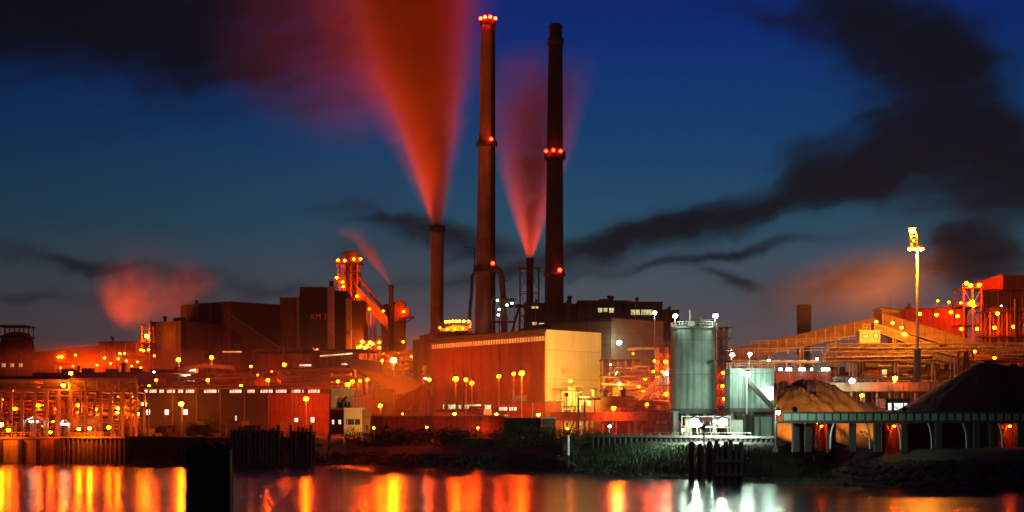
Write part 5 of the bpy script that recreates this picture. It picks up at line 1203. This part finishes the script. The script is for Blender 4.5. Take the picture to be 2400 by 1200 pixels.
build('rear_wall', MB().box(x0+3,WX(1985,d),d+8,d+8.4,GY-1.2,z0-.51), M['concd'], t); build('rear_wall', MB().box(WX(2118,d+8),WX(2322,d+8),d+8,d+8.4,GY-1.2,z0-.51), M['concd'], t)
for i, (px, ln) in enumerate(((1950,-1),(2035,1),(2107,1),(2180,1),(2262,1),(2346,1))):   # bent props
    a = P(px-10*ln,990,d+.6); mb = MB(); mb.tube([a,P(px-5*ln,992,d+.6),P(px,1005,d+.6),P(px+3*ln,1022,d+.6),(P(px+4*ln,1041,d+.6).x,d+.6,GY-.6)], .16, 7)
    build('bent_prop', mb, M['white'] if i in (0,2,5) else M['lsteel'], t)
solo('support_gantry', MB().box(WX(1912,242),WX(1918,242),242,243,GY-1,z0-.6).box(WX(1936,242),WX(1942,242),242,243,GY-1,z0-.6).box(WX(1912,242),WX(1942,242),242,242.4,WZ(1008,242),WZ(1005,242)).bar(P(1893,990,242),P(1910,1030,242),.15,6), M['rust'], 'red lit steel gantry under the left part of the long gallery', 'gantry')
for (p0_, p1_, lb) in ((2066,2118,'orange lit portal chamber under the middle of the long gallery'),(2330,2394,'orange lit portal chamber under the right end of the long gallery'),(1900,1944,'small red lit chamber under the left end of the long gallery')):
    u0, u1 = WX(p0_,d+4), WX(p1_,d+4); t = thing('portal_chamber', ((u0+u1)/2,d+4,GY-1), lb, 'chamber')
    build('rear_wall', MB().box(u0,u1,d+7,d+7.3,GY-1.2,z0-.52), M['orange'], t); build('side_wall', MB().box(u0,u0+.5,d+3.5,d+7,GY-1.2,z0-.52), M['orange'], t); build('side_wall', MB().box(u1-.5,u1,d+3.5,d+7,GY-1.2,z0-.52), M['orange'], t)
    mbx = MB().bar((u0+1.2,d+5.5,GY-1),((u0+u1)/2+.4,d+5.5,z0-.8),.15,6).bar((u1-1,d+6,GY-1),((u0+u1)/2-.4,d+6,z0-.8),.15,6); build('inner_struts', mbx, M['lsteel'], t)
    o = bulb(t, Vector(((u0+u1)/2+(u1-u0)*.12,d+4.6,z0-1.0)), 'sodium', 330 if p0_ > 1950 else 200, .2)
lamp_post(1915, 989, 237.8, 'low orange lamp peeping out under the left end of the long gallery', 'sodium', 900, .3, base=GY-.4)

# ================================================================== HEAPS
def heap(name, peaks, d0, d1, px0, px1, mat, label, cat, seed, base=GZ-.4, k=.62, amp=.35):
    """granular cones at their angle of repose, merged"""
    nx, ny = 150, 60; mb = MB()
    for i in range(nx+1):
        for j in range(ny+1):
            y = d0+(d1-d0)*j/ny; x = WX(px0+(px1-px0)*i/nx, y); h = base
            for (cx, cy, cz, kk) in peaks:
                r = math.hypot(x-cx, (y-cy)*1.0); h = max(h, cz-math.sqrt((r*kk)**2+.55)+.7+amp*mnoise.noise(Vector((math.atan2(y-cy,x-cx)*5, r*.08, seed))))
            if h > base: h += amp*.7*mnoise.noise(Vector((x*.5,y*.5,seed)))+.18*mnoise.noise(Vector((x*2,y*2,seed)))
            mb.v.append((x,y,max(base,h)))
    for i in range(nx):
        for j in range(ny): q = i*(ny+1)+j; mb.f.append((q,q+ny+1,q+ny+2,q+1))
    o = solo(name, mb, M[mat], label, cat, smooth=True); return o
def pk_(px, py, d, kk): return (WX(px,d), d, WZ(py,d), kk)
heap('sand_heap', [pk_(1836,895,278,.62),(*pk_(1885,889,282,.6)[:3],.6),pk_(1912,889,280,.60),pk_(1860,905,274,.62),pk_(1952,917,281,.55),pk_(1990,934,281,.5),pk_(2030,950,281,.42)], 256, 300, 1822, 2130, 'sand', 'pale sand heap with three rounded peaks behind the long gallery', 'sand heap', 2.1, amp=.7)
heap('coal_heap', [pk_(2312,847,285,.60),pk_(2340,851,285,.60),pk_(2372,852,284,.6),pk_(2410,853,284,.6),pk_(2460,858,284,.6),pk_(2520,862,284,.6)], 252, 322, 2105, 2700, 'coal', 'large black coal heap rising at the right edge', 'coal heap', 5.3, amp=.3)

solo('bay_wall', MB().add([(WX(a_,y_),y_,z_) for z_ in (GZ-.4, WZ(905,275)) for a_, y_ in ((1814,257),(1821,257),(1821,296),(1814,296))],[(0,3,2,1),(4,5,6,7),(0,1,5,4),(1,2,6,5),(2,3,7,6),(3,0,4,7)]), M['concd'], 'concrete bay wall holding the left side of the sand heap', 'retaining wall')
flood(1862, 960, 250, (WX(1950,280),280,14), 1.2e4, (1,.32,.04), 100, 'added low amber floodlight brightening the front of the sand heap', base=GY, r=.3)  # this flood and the next are added to brighten the sand
flood(2120, 958, 252, (WX(1960,280),280,14), 1.1e4, (1,.32,.04), 80, 'added amber floodlight aimed left to brighten the sand heap slope', base=GY, r=.3)
# ================================================================== RIGHT HAND CONVEYORS AND FURNACE
mast = thing('high_mast', (WX(2149,395),395,GZ), 'very tall floodlight mast with blazing amber heads at the right', 'light mast')
c = P(2150,590,395); build('pole', MB().bar((c.x,395,GZ-.2),(c.x,395,WZ(545,395)),.5,14,.3), M['lsteel'], mast, smooth=True)
build('plinth', MB().box(c.x-.8,c.x+.8,394.2,395.8,GZ-.2,WZ(820,395)), M['conc'], mast)
for (px0, px1, py) in ((2128,2168,583),(2130,2152,546)):
    build('head_frame', MB().lathe((WX((px0+px1)/2,395),395,WZ(py,395)), [((px1-px0)/2/F*395*.9,0),((px1-px0)/2/F*395,.1),((px1-px0)/2/F*395,.3),((px1-px0)/2/F*395*.9,.4)], 20), M['lsteel'], mast)
mb = MB()
for py in (552,560,568,576): mb.box(WX(2133,395),WX(2147,395),394.6,395.4,WZ(py+2,395),WZ(py,395))
mb.bar(P(2133,583,395),P(2133,546,395),.1,5).bar(P(2147,583,395),P(2147,546,395),.1,5); build('lamp_cage', mb, M['lsteel'], mast)
for px, py, s, r in ((2138,541,4800,.8),(2136,555,200,.22),(2141,564,200,.25),(2137,573,200,.22),(2133,584,1500,.5),(2143,582,1500,.5),(2158,583,3400,.7),(2150,586,1200,.45)):
    cc = P(px,py,394); bulb(mast, cc, 'amber', s*SB, r)
for k, (tx, ty, td, e_) in enumerate(((2000,860,430,1.5e5),(2200,800,430,1.2e5),(2060,740,455,6e4),(2080,905,334,9e4))):
    cl_ = bpy.data.lights.new('mast_beam', 'SPOT'); cl_.energy = e_; cl_.color = (1,.30,.018); cl_.spot_size = R(110); cl_.spot_blend = .7; cl_.shadow_soft_size = .8
    lo_ = bpy.data.objects.new('mast_beam', cl_); C.objects.link(lo_); lo_.parent = mast; p_ = P(2150+(k-1.5)*10,589,392.5 if k != 2 else 396.5); lo_.location = p_-world_origin(mast)
    lo_.rotation_euler = (P(tx,ty,td)-p_).to_track_quat('-Z','Y').to_euler()
# curved-arm pipe bridge
t = gallery('arm_bridge', P(1690,848,420), P(1950,849,415), 6, 4.2, 'rust', 'rusty pipe bridge with curved arms between the silos and the mast', truss=True, legs=(.12,.37,.62,.87), cat='pipe bridge', legmat='pipe')
for k in range(9):
    p = P(1700+k*30,846,416); build('curved_arm', MB().tube([p, p+Vector((2.2,0,-.1)), p+Vector((3.0,0,-.7)), p+Vector((3.2,0,-2.)), p+Vector((3.2,0,-4.))], .2, 6), M['pipe'], t)
    build('arm_bar', MB().box(p.x-1.4,p.x+1.2,415.8,416.2,p.z-.1,p.z+.25), M['lsteel'], t)
build('handrail', MB().rail([P(1690,832,418),P(1980,826,414)],1.6,.1,3.), M['lsteel'], t)
work_lamps(t, [(1802,845),(1915,841),(1976,839)], 413, 'white', 260, .33)
t = gallery('belt_gallery', P(1690,824,470), P(2072,738,455), 7, 4.2, 'orange', 'long ochre belt gallery climbing to the right behind the arm bridge', legs=(.3,.5,.7,.9), legmat='pipe', roofmat='orange')
build('walk_rail', MB().rail([P(1760,812,452),P(2010,800,446)],1.6,.09,2.6), M['lsteel'], t)
building('head_house', 2066, 452, 2108, 452, 722, 10, 'orange', 'ochre head house where the two belt galleries meet', z0=WZ(742,452), pyb=728, vents=1, pipes=0, seed=101)
t = gallery('belt_gallery', P(2068,733,446), P(2330,812,430), 7, 3.6, 'orange', 'ochre belt gallery sloping down to the right below the furnace house', legs=(.15,.3,.45,.6,.8), legmat='pipe', roofmat='orange')
t = gallery('belt_gallery', P(2050,757,436), P(2200,810,428), 4, 2.2, 'orange', 'narrow bright belt walkway sloping below the right belt gallery', legs=(.3,.6), legmat='lsteel', roofmat='lsteel')
work_lamps(t, [(2054,754),(2092,757),(2113,768)], 432, 'amber', 800, .4); work_lamps(t, [(2120,783)], 432, 'amber', 900, .5)
t = gallery('belt_gallery', P(2195,822,400), P(2345,858,392), 4, 2.0, 'orange', 'short bright walkway sloping towards the coal heap top', legs=(.3,.6), legmat='lsteel', roofmat='lsteel')
work_lamps(t, [(2284,824),(2331,839)], 396, 'sodium', 700, .4)
# cabin on legs
cb = thing('drive_cabin', (WX(2040,432),432,GZ), 'cream cabin on legs with a greenish window strip under the belt gallery', 'cabin')
a, b = plan(2015,432), plan(2063,432); z0, z1 = WZ(804,432), WZ(776,432)
build('wall', MB().wallbox(a, b, 5, z0, z1), M['cream'], cb); build('roof', MB().wallbox(a-Vector((.3,0)), b+Vector((.3,0)), 5.6, z1+.003, z1+.3, out=.3), M['white'], cb)
window(cb, a, b, 2022, 2036, 785, 792, M['win_g'], 3); window(cb, a, b, 2047, 2059, 783, 792, M['win_y'], 2)
build('roof_rail', MB().rail([(a.x+1,432.2,z1+.3),(a.x+3.2,432.2,z1+.3)],1.8,.09,1), M['lsteel'], cb)
for x in (a.x+.3,b.x-.3):
    for y in (432.4,436.4): build('leg', MB().box(x-.2,x+.2,y-.2,y+.2,GZ-.2,z0-.003), M['pipe'], cb)
# long lit house and furnace block
lo_, a, b = building('lit_house', 2080, 540, 2262, 530, 727, 16, 'redwall', 'long orange lit house joining the furnace block on its left', vents=5, seed=103, rail=True)
work_lamps(lo_, [(2156,736),(2195,738),(2229,732),(2244,741)], 527, 'sodium', 1300, .6)
for px, py, lb in ((2198,705,'left one of three small pole lamps above the orange lit house roof'),(2224,708,'middle one of three small pole lamps above the orange lit house roof'),(2252,710,'right one of three small pole lamps above the orange lit house roof')):
    lamp_post(px, py, 534, lb, 'sodium', 420, .45, base=WZ(729,534))
fb, a, b = building('furnace_block', 2296, 500, 2440, 490, 683, 30, 'dark', 'dark furnace block with a red lit roof house at the right edge', vents=2, seed=104, pipes=5)
a, b = plan(2305,500), plan(2351,488); c_ = plan(2460,500)
build('roof_house', MB().wallbox(a, b, 12, WZ(682,494), WZ(656,494), None, WZ(652,494)), M['redwall'], fb); build('roof_house_wing', MB().wallbox(b+Vector((.02,0)), c_, 12, WZ(682,494)+.35, WZ(655,494)), M['redwall'], fb)
build('roof_lid', MB().wallbox(a-Vector((.5,0)), b, 13, WZ(656,494)+.004, WZ(656,494)+.6, WZ(652,494)+.004, WZ(652,494)+.6, out=.4), M['rust'], fb)
ft = tower('furnace_stair', 2258, 2300, 674, None, 488, 10, 2, 8, 'rust', 'red glowing stair tower on the left of the furnace block')
work_lamps(ft, [(2265,664),(2275,669),(2295,668)], 486, 'sodium', 2600, .62); work_lamps(ft, [(2279,707),(2282,716),(2273,712)], 486, 'sodium', 1500, .6); work_lamps(ft, [(2253,771),(2290,771)], 485, 'sodium', 1000, .5)
f2 = tower('furnace_platforms', 2300, 2420, 730, None, 484, 5, 6, 5, 'rust', 'rows of rusty platforms across the front of the furnace block')
work_lamps(f2, [(2338,735),(2331,768),(2376,766)], 482, 'sodium', 1300, .55); work_lamps(f2, [(2347,717)], 482, 'white', 80, .3)
build('side_stack', MB().lathe((WX(2384,480),481,GZ), [(.7,0),(.7,WZ(700,481)-GZ)], 12), M['dsteel'], f2)
# tapered far tower
t = thing('water_tower', (WX(1884,620),620,GZ), 'plain brown tower, wider at the top, standing alone on the skyline', 'tower')
c = WX(1884,620); build('shaft', MB().add([(c-2.0,618,GZ),(c+2.0,618,GZ),(c+2.0,622,GZ),(c-2.0,622,GZ),(c-2.6,617.4,WZ(717,620)),(c+2.6,617.4,WZ(717,620)),(c+2.6,622.6,WZ(717,620)),(c-2.6,622.6,WZ(717,620))],[(0,3,2,1),(4,5,6,7),(0,1,5,4),(1,2,6,5),(2,3,7,6),(3,0,4,7)]), M['brown'], t)
build('cap', MB().box(c-2.75,c+2.75,617.2,622.8,WZ(717,620)+.003,WZ(717,620)+.5), M['concd'], t); build('corner_ribs', MB().bar((c-2.05,617.9,GZ),(c-2.6,617.3,WZ(718,620)),.15,5).bar((c+2.05,617.9,GZ),(c+2.6,617.3,WZ(718,620)),.15,5), M['brown'], t)
# multi-level pipe bridges crossing to the right edge
for (px0, px1, py0, py1, d, h, lb) in ((1945,2480,806,804,410,2.3,'upper level pipe bridge crossing to the right edge'),(1935,2480,826,818,404,2.6,'middle level pipe bridge with rails, right of the mast foot')):
    gallery('pipe_bridge', P(px0,py0,d), P(px1,py1,d), 4, h, 'rust', lb, truss=True, legs=(.12,.3,.46,.64,.8), cat='pipe bridge', legmat='pipe')
tr = tower('bridge_trestle', 2246, 2280, 822, None, 396, 6, 2, 3, 'rust', 'A shaped rusty trestle left of the coal heap', plat=False, cr=.25)
build('raking_leg', MB().bar(P(2262,822,394),(WX(2236,394),394,GZ),.4,6).bar(P(2266,822,394),(WX(2292,394),394,GZ),.4,6), M['rust'], tr)
pipes('dense ochre pipe runs behind the mast', runs(30,1950,2300,815,895,405,440,41,6,.15,.5), 'pipe')
pipes('dense ochre pipe runs right of the trestle', runs(18,2240,2460,822,880,398,430,42,6,.15,.5), 'rust')
x_, a, b = building('red_store', 1818, 412, 1948, 412, 872, 14, 'redwall', 'red store with a row of dazzling white lights along its eave, behind the sand heap', vents=2, seed=105)
for i, (px, w_) in enumerate(((1829,7),(1849,12),(1880,14),(1902,4),(1935,18))):
    build('eave_light', MB().box(WX(px-w_/2,411),WX(px+w_/2,411),410.8,411.3,WZ(868,411),WZ(863,411)), lampmat('white', 60 if w_ < 10 else 110), x_)
x_, a, b = building('red_store', 1952, 420, 2062, 420, 863, 14, 'redwall', 'wide red brown store under the curved arms right of the first red store', vents=4, seed=106, rail=True)
x_, a, b = building('red_store', 2063, 424, 2150, 424, 862, 12, 'brown', 'brown store with one bright yellow door beside the mast', vents=2, seed=107, wins=[(2066,2079,866,884,'win_y',1)])
building('ochre_shed', 2150, 414, 2244, 414, 868, 12, 'orange', 'ochre shed between the mast foot and the trestle', vents=4, seed=108)
building('far_red_shed', 2276, 440, 2480, 440, 838, 14, 'redwall', 'far red shed behind the top of the coal heap', vents=4, seed=109)
for i, (px, py, r_, hh, lb) in enumerate([(2005,852,3.0,7,'horizontal drum high behind the arm bridge'),(2188,880,2.0,6,'pale dome tank under the trestle bridge')]):
    c = P(px,py,418); t = thing('process_drum', (c.x,c.y,GZ), lb, 'vessel')
    build('shell', MB().lathe((c.x,c.y,c.z-r_), [(r_*.5,0),(r_,.6),(r_,r_*1.6),(r_*.6,r_*2.1),(.2,r_*2.3)], 20), M['orange'], t, smooth=True)
    for s_ in (-1,1): build('leg', MB().bar((c.x+s_*r_*.6,c.y,GZ-.2),(c.x+s_*r_*.6,c.y,c.z-r_+.5),.25,6), M['pipe'], t)
br = bridge(1935, 2300, 334, 898, 916, 'wide ochre girder bridge passing behind both heaps', mat='orange', posts=12, dd=5)
lamp_post(1997, 893, 330, 'blazing cold white lamp on the ochre girder bridge', 'white', 2600, .6, base=WZ(898,334)); lamp_post(2098, 887, 330, 'yellow lamp on the ochre girder bridge near the brown store', 'amber', 1600, .5, base=WZ(898,334))
lamp_post(2020, 927, 322, 'orange lamp glowing under the ochre girder bridge', 'sodium', 1500, .42)
x_, a, b = building('low_office', 2076, 316, 2130, 316, 938, 6, 'brown', 'low dark office with one wide bright window at the foot of the coal heap', vents=1, seed=110, wins=[(2080,2092,945,961,'win_c',1),(2094,2127,945,961,'win_c',4)])
# second tier of silhouettes that closes the far right yard
building('back_store', 1640, 545, 1700, 545, 800, 20, 'brown', 'brown far shed seen between the tall silo and the elevator tower', vents=1, seed=111)
building('back_store', 1712, 470, 1822, 470, 846, 14, 'redwall', 'red far shed behind the white pole lamps above the square bin', vents=3, seed=112)
tower('back_rack', 2100, 2250, 800, None, 470, 8, 7, 4, 'pipe', 'wide ochre rack of platforms behind the mast', cr=.18)
tower('back_rack', 1960, 2090, 816, None, 450, 8, 6, 4, 'pipe', 'ochre rack of platforms under the cream cabin', cr=.16)

# ================================================================== POLE LAMPS (each one its own)
LP = [
 # far left yard
 (2,995,366.5,'amber',1700,.6,'blazing lamp at the very left edge of the quay'),(20,1008,366.5,'sodium',1411,.5,'lower yellow lamp on the glaring quay machine'),
 (35,958,402,'sodium',1323,.5,'first orange lamp behind the left pipe rack'),(90,951,402,'sodium',2294,.62,'brightest orange lamp behind the left half of the pipe rack'),(134,958,402,'sodium',1147,.48,'third orange lamp behind the left pipe rack'),
 (183,950,404,'sodium',1323,.5,'orange lamp above the yellow tank, left of two'),(224,960,403,'sodium',1323,.5,'orange lamp above the yellow tank, right of two'),(148,903,386,'amber',1500,.5,'dazzling yellow white lamp high on the pipe rack'),
 (166,875,410,'amber',900,.5,'yellow lamp poking above the left pipe rack'),(170,899,408,'sodium',441,.4,'small orange lamp just below the yellow one on the pipe rack'),(31,914,408,'sodium',370,.34,'small lamp high in the far left rack'),(69,908,409,'sodium',458,.38,'small lamp on the rack near the far left, slightly higher'),
 (278,929,405,'sodium',229,.32,'pinkish small lamp high between the right rack columns'),(308,929,406,'sodium',794,.42,'orange lamp high by the last rack column'),(277,957,400,'amber',1600,.45,'yellow lamp with a tall glow near the right rack columns'),(275,966,399,'amber',900,.4,'lower companion of the yellow lamp near the right rack columns'),
 (322,970,396,'amber',500,.5,'bright yellow lamp at the last rack column, low'),(118,1013,366.5,'sodium',1323,.36,'tiny low lamp on the quay left of the tank'),(255,1002,366.8,'sodium',1941,.45,'low yellow lamp right of the rounded tank'),(210,1004,366.8,'amber',2200,.45,'lamp glaring on the rounded tank from below'),(185,1006,366.5,'amber',1500,.4,'left low lamp in front of the rounded tank'),
 # long hall front
 (338,947,413,'amber',2200,.62,'dazzling lamp over the first square hall window'),(425,947,412,'amber',2200,.62,'dazzling lamp over the third square hall window'),(717,935,409,'sodium',3400,.68,'fiery orange lamp over the red section of the long hall'),
 (349,905,440,'sodium',800,.42,'small lamp above the left end of the long hall'),(366,891,446,'sodium',800,.45,'orange lamp up behind the left end of the long hall'),(418,843,470,'sodium',2000,.62,'starry orange lamp left of two above the green awning'),(496,838,470,'sodium',2000,.62,'starry orange lamp right of two above the green awning'),
 (487,891,440,'sodium',1100,.48,'orange lamp right of the green awning'),(565,905,436,'sodium',1500,.5,'starry lamp on the roofline at the middle of the long hall'),(588,859,480,'amber',260,.38,'pale small lamp under the bright edged red shed'),(628,891,446,'sodium',1300,.52,'orange lamp over the little lit hut'),
 (666,855,480,'sodium',1800,.55,'starry orange lamp before the dull red shed'),(657,873,470,'sodium',700,.42,'smaller orange lamp below the starry one at the dull red shed'),(741,880,468,'sodium',420,.6,'dim wide red lamp below the brown shed'),(362,834,560,'sodium',300,.4,'faint lamp at the foot of the lower brown block'),(330,862,560,'sodium',420,.45,'faint orange lamp under the slim red tower'),(361,872,520,'white',240,.34,'small white lamp left of the green awning'),
 (792,894,420,'sodium',900,.42,'leftmost of the lamp row above the control house'),(816,901,404,'sodium',3000,.62,'fiery lamp right above the control house'),(826,894,412,'sodium',1300,.45,'lamp close behind the fiery one above the control house'),(844,893,418,'sodium',1100,.42,'fourth lamp of the row above the control house'),(861,890,418,'sodium',1300,.45,'rightmost of the lamp row above the control house'),
 (891,951,380,'sodium',2200,.48,'orange star lamp between the control house and the red conveyor'),(1006,890,440,'sodium',1500,.5,'orange lamp by the head of the red conveyor'),(997,887,446,'white',260,.36,'white lamp touching the head of the red conveyor'),(995,866,470,'sodium',420,.4,'small lamp at the left shoulder of the huge hall'),
 (922,845,452,'amber',5500,.95,'biggest and fiercest amber lamp, above the sloping brown roof'),(896,845,470,'amber',500,.42,'small lamp just left of the fiercest amber lamp'),
 (975,821,540,'sodium',420,.45,'small lamp below the stoves'),(964,836,540,'sodium',200,.4,'faint lamp right of the fiercest amber lamp'),
 # before the red hall
 (1068,888,404,'sodium',2600,.72,'left great starry lamp before the red hall'),(1092,890,408,'sodium',1500,.5,'smaller lamp just right of the left great lamp'),(1106,898,400,'sodium',2000,.52,'slightly lower lamp right of the left great lamp'),
 (1169,882,412,'sodium',1500,.5,'lone mid lamp before the red hall'),(1204,876,406,'sodium',1300,.46,'small lamp touching the right great lamp'),(1223,875,400,'sodium',2600,.72,'right great starry lamp on a tall pale pole before the red hall'),
 (1065,971,371,'amber',2400,.42,'left low lamp along the embankment coping'),(1163,972,369,'amber',2400,.42,'middle low lamp along the embankment coping'),(1262,972,366,'amber',2400,.42,'right low lamp, above the black wagon'),(944,970,372,'amber',200,.22,'tiny lamp on the embankment coping'),
 (1438,957,369,'sodium',3200,.52,'low fiery lamp on the red girder bridge'),(1516,948,392,'sodium',900,.4,'small lamp low before the lift tower'),(1429,999,352,'white',800,.34,'small white lamp under the red girder bridge'),
 (876,1003,352,'sodium',2200,.24,'low lamp behind the bushes near the control house'),(1000,1001,350,'sodium',2600,.24,'added low lamp behind the bushes, middle'),(1330,1004,350,'sodium',2200,.22,'low lamp behind the bushes near the stair'),(1120,1003,350,'sodium',2600,.24,'added low lamp hidden behind the bushes under the red hall'),  # middle and hidden lamps are added to brighten the embankment wall
]
for (px, py, d, k, s, r, lb) in LP: lamp_post(px, py, d, lb, k, s, r, thin=.12, back=5. if d < 367 and px < 300 else .9, base=GZ+.3 if d < 367 and px < 300 else GZ)
# ================================================================== STEAM, AIR AND THE ADDED FLOODS THAT LIGHT THEM
STEAM = (.92, .42, .03)
plume('steam_plume', (WX(1025,640),640,WZ(531,640)), 150, -14, -6, 2.6, 44, 4, .85, STEAM, 'wide steam plume spreading up from the plain concrete stack', fade=3.5, noise_scale=.035, lo=.3, hi=.7, soft=1., pw=1.25)
plume('steam_plume', (WX(1025,640),641,WZ(531,640)), 150, -20, -10, 3.2, 66, 10, .12, STEAM, 'thin outer veil of vapour round the widest plume', fade=3.5, noise_scale=.03, lo=.4, hi=.65, soft=1., pw=1.2)
plume('steam_plume', (WX(1242,650),650,WZ(606,650)), 96, 0, 5, 1.5, 42, -10, .6, STEAM, 'round steam plume rising from the slim stack between the two giants', fade=1.4, noise_scale=.05, soft=1., pw=.95)
plume('steam_plume', (WX(917,655),655,WZ(669,655)), 27, -17, -3, .9, 7, 2, .3, STEAM, 'small steam plume leaning left from the thin dark stack', fade=1.1, noise_scale=.12, soft=.9)
plume('steam_plume', (WX(350,640),640,WZ(752,640)), 42, -4, 2, 9, 22, 2, .007, STEAM, 'broad low quenching steam cloud over the left coke plant', fade=1.6, noise_scale=.045, soft=.9)
cloudvol('steam_cloud', (WX(800,680),690,WZ(55,680)), (80,34,66), .028, STEAM, 'dim mauve steam bank drifting left of the widest plume', noise_scale=1.1, lo=.35, hi=.62, soft=.95)
cloudvol('steam_cloud', (WX(2030,425),440,WZ(660,425)), (40,40,15), .009, (.92,.70,.35), 'brownish drifting smoke lit by the tall light mast', rot=R(-8), noise_scale=1.3, lo=.35, hi=.65, soft=.95)
cloudvol('steam_cloud', (WX(180,560),560,WZ(850,560)), (62,34,9), .028, STEAM, 'thin glowing steam low over the left works', noise_scale=1.5, soft=.9)
haze_box(.00005, (1,1,1))
PC = (1., .12, .002)  # colour of the floods added to light the plumes from below
flood(690, 852, 650, (WX(965,640),640,185), 7.5e5, PC, 52, 'added strong floodlight behind the lettered tower aimed up at the widest plume', base=GZ, r=1.5)
flood(630, 845, 655, (WX(790,680),690,190), 1.5e6, PC, 62, 'second added floodlight behind the lettered tower aimed at the drifting steam bank', base=GZ, r=1.5)
flood(945, 850, 500, (WX(980,640),640,195), 7.5e5, PC, 44, 'added floodlight left of the huge hall aimed at the right side of the widest plume', base=GZ, r=1.5)
flood(985, 786, 650, (WX(1000,640),642,200), 4e5, PC, 44, 'added roof floodlight left of the huge hall aimed steeply up into the steam', base=WZ(800,650), r=1.5)
flood(1228, 740, 668, (WX(1240,650),652,WZ(400,650)), 5e5, PC, 60, 'added floodlight beside the lattice frame aimed at the round plume', base=GZ, r=1.)
flood(262, 790, 622, (WX(350,640),640,WZ(660,640)), 1.4e5, (1,.17,.006), 100, 'added floodlight by the slim red tower aimed at the quenching steam', base=GZ, r=1.)
flood(890, 790, 600, (WX(895,655),655,WZ(630,655)), 4e5, (1,.12,.006), 50, 'added floodlight on the casting platform aimed at the thin stack', base=WZ(806,600), r=.6)
# floods added to brighten the cream end wall and the two stacks
flood(1328, 925, 394, (WX(1330,440),440,20), 4.2e4, (1,.62,.07), 120, 'added low floodlight aimed at the left half of the cream wall', r=.4)
flood(1360, 925, 402, (WX(1370,440),440,24), 5.0e4, (1,.60,.07), 120, 'added low floodlight aimed at the right half of the cream wall', r=.4)
flood(1100, 772, 556, (WX(1130,620),620,90), 1e5, (1,.12,.03), 70, 'added roof floodlight washing the foot of the giant pale stack', base=WZ(790,556), r=.8)
flood(1010, 782, 558, (WX(1023,640),640,60), 1.6e4, (1,.10,.01), 60, 'added roof floodlight washing the foot of the plain concrete stack', base=WZ(795,558), r=.8)
flood(740, 815, 520, (WX(775,598),598,60), 6e4, (1,.16,.03), 80, 'roof floodlight washing the ribs of the lettered tower', base=WZ(822,520), r=.5)
flood(1600, 1000, 318, (sx,336,26), 6e3, (.7,1,.72), 90, 'low floodlight aimed up the left flank of the tall silo', r=.3)

flood(905, 1000, 336, (WX(825,345),345,13), 7e3, (1,.32,.03), 70, 'added small floodlight among the bushes aimed at the control house', r=.25)  # added light for the front of the control house
flood(1650, 1001, 226, (WX(2150,236),236.5,11), 1.6e4, (.62,1,.72), 32, 'added white floodlight on a post in the water lighting the front of the long green gallery', base=-2.5, r=.3)  # added light for the gallery front, not a lamp of the quay
cloudvol('steam_cloud', (WX(960,540),545,WZ(840,540)), (26,14,7), .012, STEAM, 'thin glowing steam at the feet of the stoves', noise_scale=1.5, soft=.9)
cloudvol('steam_cloud', (WX(2160,470),475,WZ(790,470)), (44,22,11), .007, STEAM, 'thin glowing vapour round the belts and the furnace block', noise_scale=1.5, soft=.9)
cloudvol('steam_cloud', (WX(90,410),412,WZ(965,410)), (24,14,6), .018, STEAM, 'thin glowing vapour among the left quay racks', noise_scale=1.5, soft=.9)

cloudvol('steam_cloud', (WX(300,640),640,WZ(695,640)), (23,14,20), .06, STEAM, 'left lobe of the ragged steam over the coke plant', noise_scale=1.7, lo=.42, hi=.6, soft=1.)
cloudvol('steam_cloud', (WX(430,640),646,WZ(688,640)), (21,14,20), .06, STEAM, 'right lobe of the ragged steam over the coke plant', noise_scale=1.9, lo=.42, hi=.6, soft=1.)
flood(205, 872, 535, (WX(200,605),605,WZ(830,605)), 1.3e5, (1,.10,.005), 130, 'added sodium floodlight on the long low building aimed at the rust red gallery', r=.5)  # extra flood added so the rust red gallery glows
cloudvol('halo_mist', (10,470,8), (300,125,42), .0038, (1,1,1), 'added low mist giving the lamps of the whole works their halos', noise_scale=2., soft=.8, aniso=.5)  # mist layer added so the lamps carry halos
flood(1840, 905, 392, (WX(1800,418),418,WZ(840,418)), 2.2e4, (1,.30,.03), 120, 'added floodlight behind the sand heap aimed up at the curved arms', r=.4)  # added light that lifts the dim arm bridge
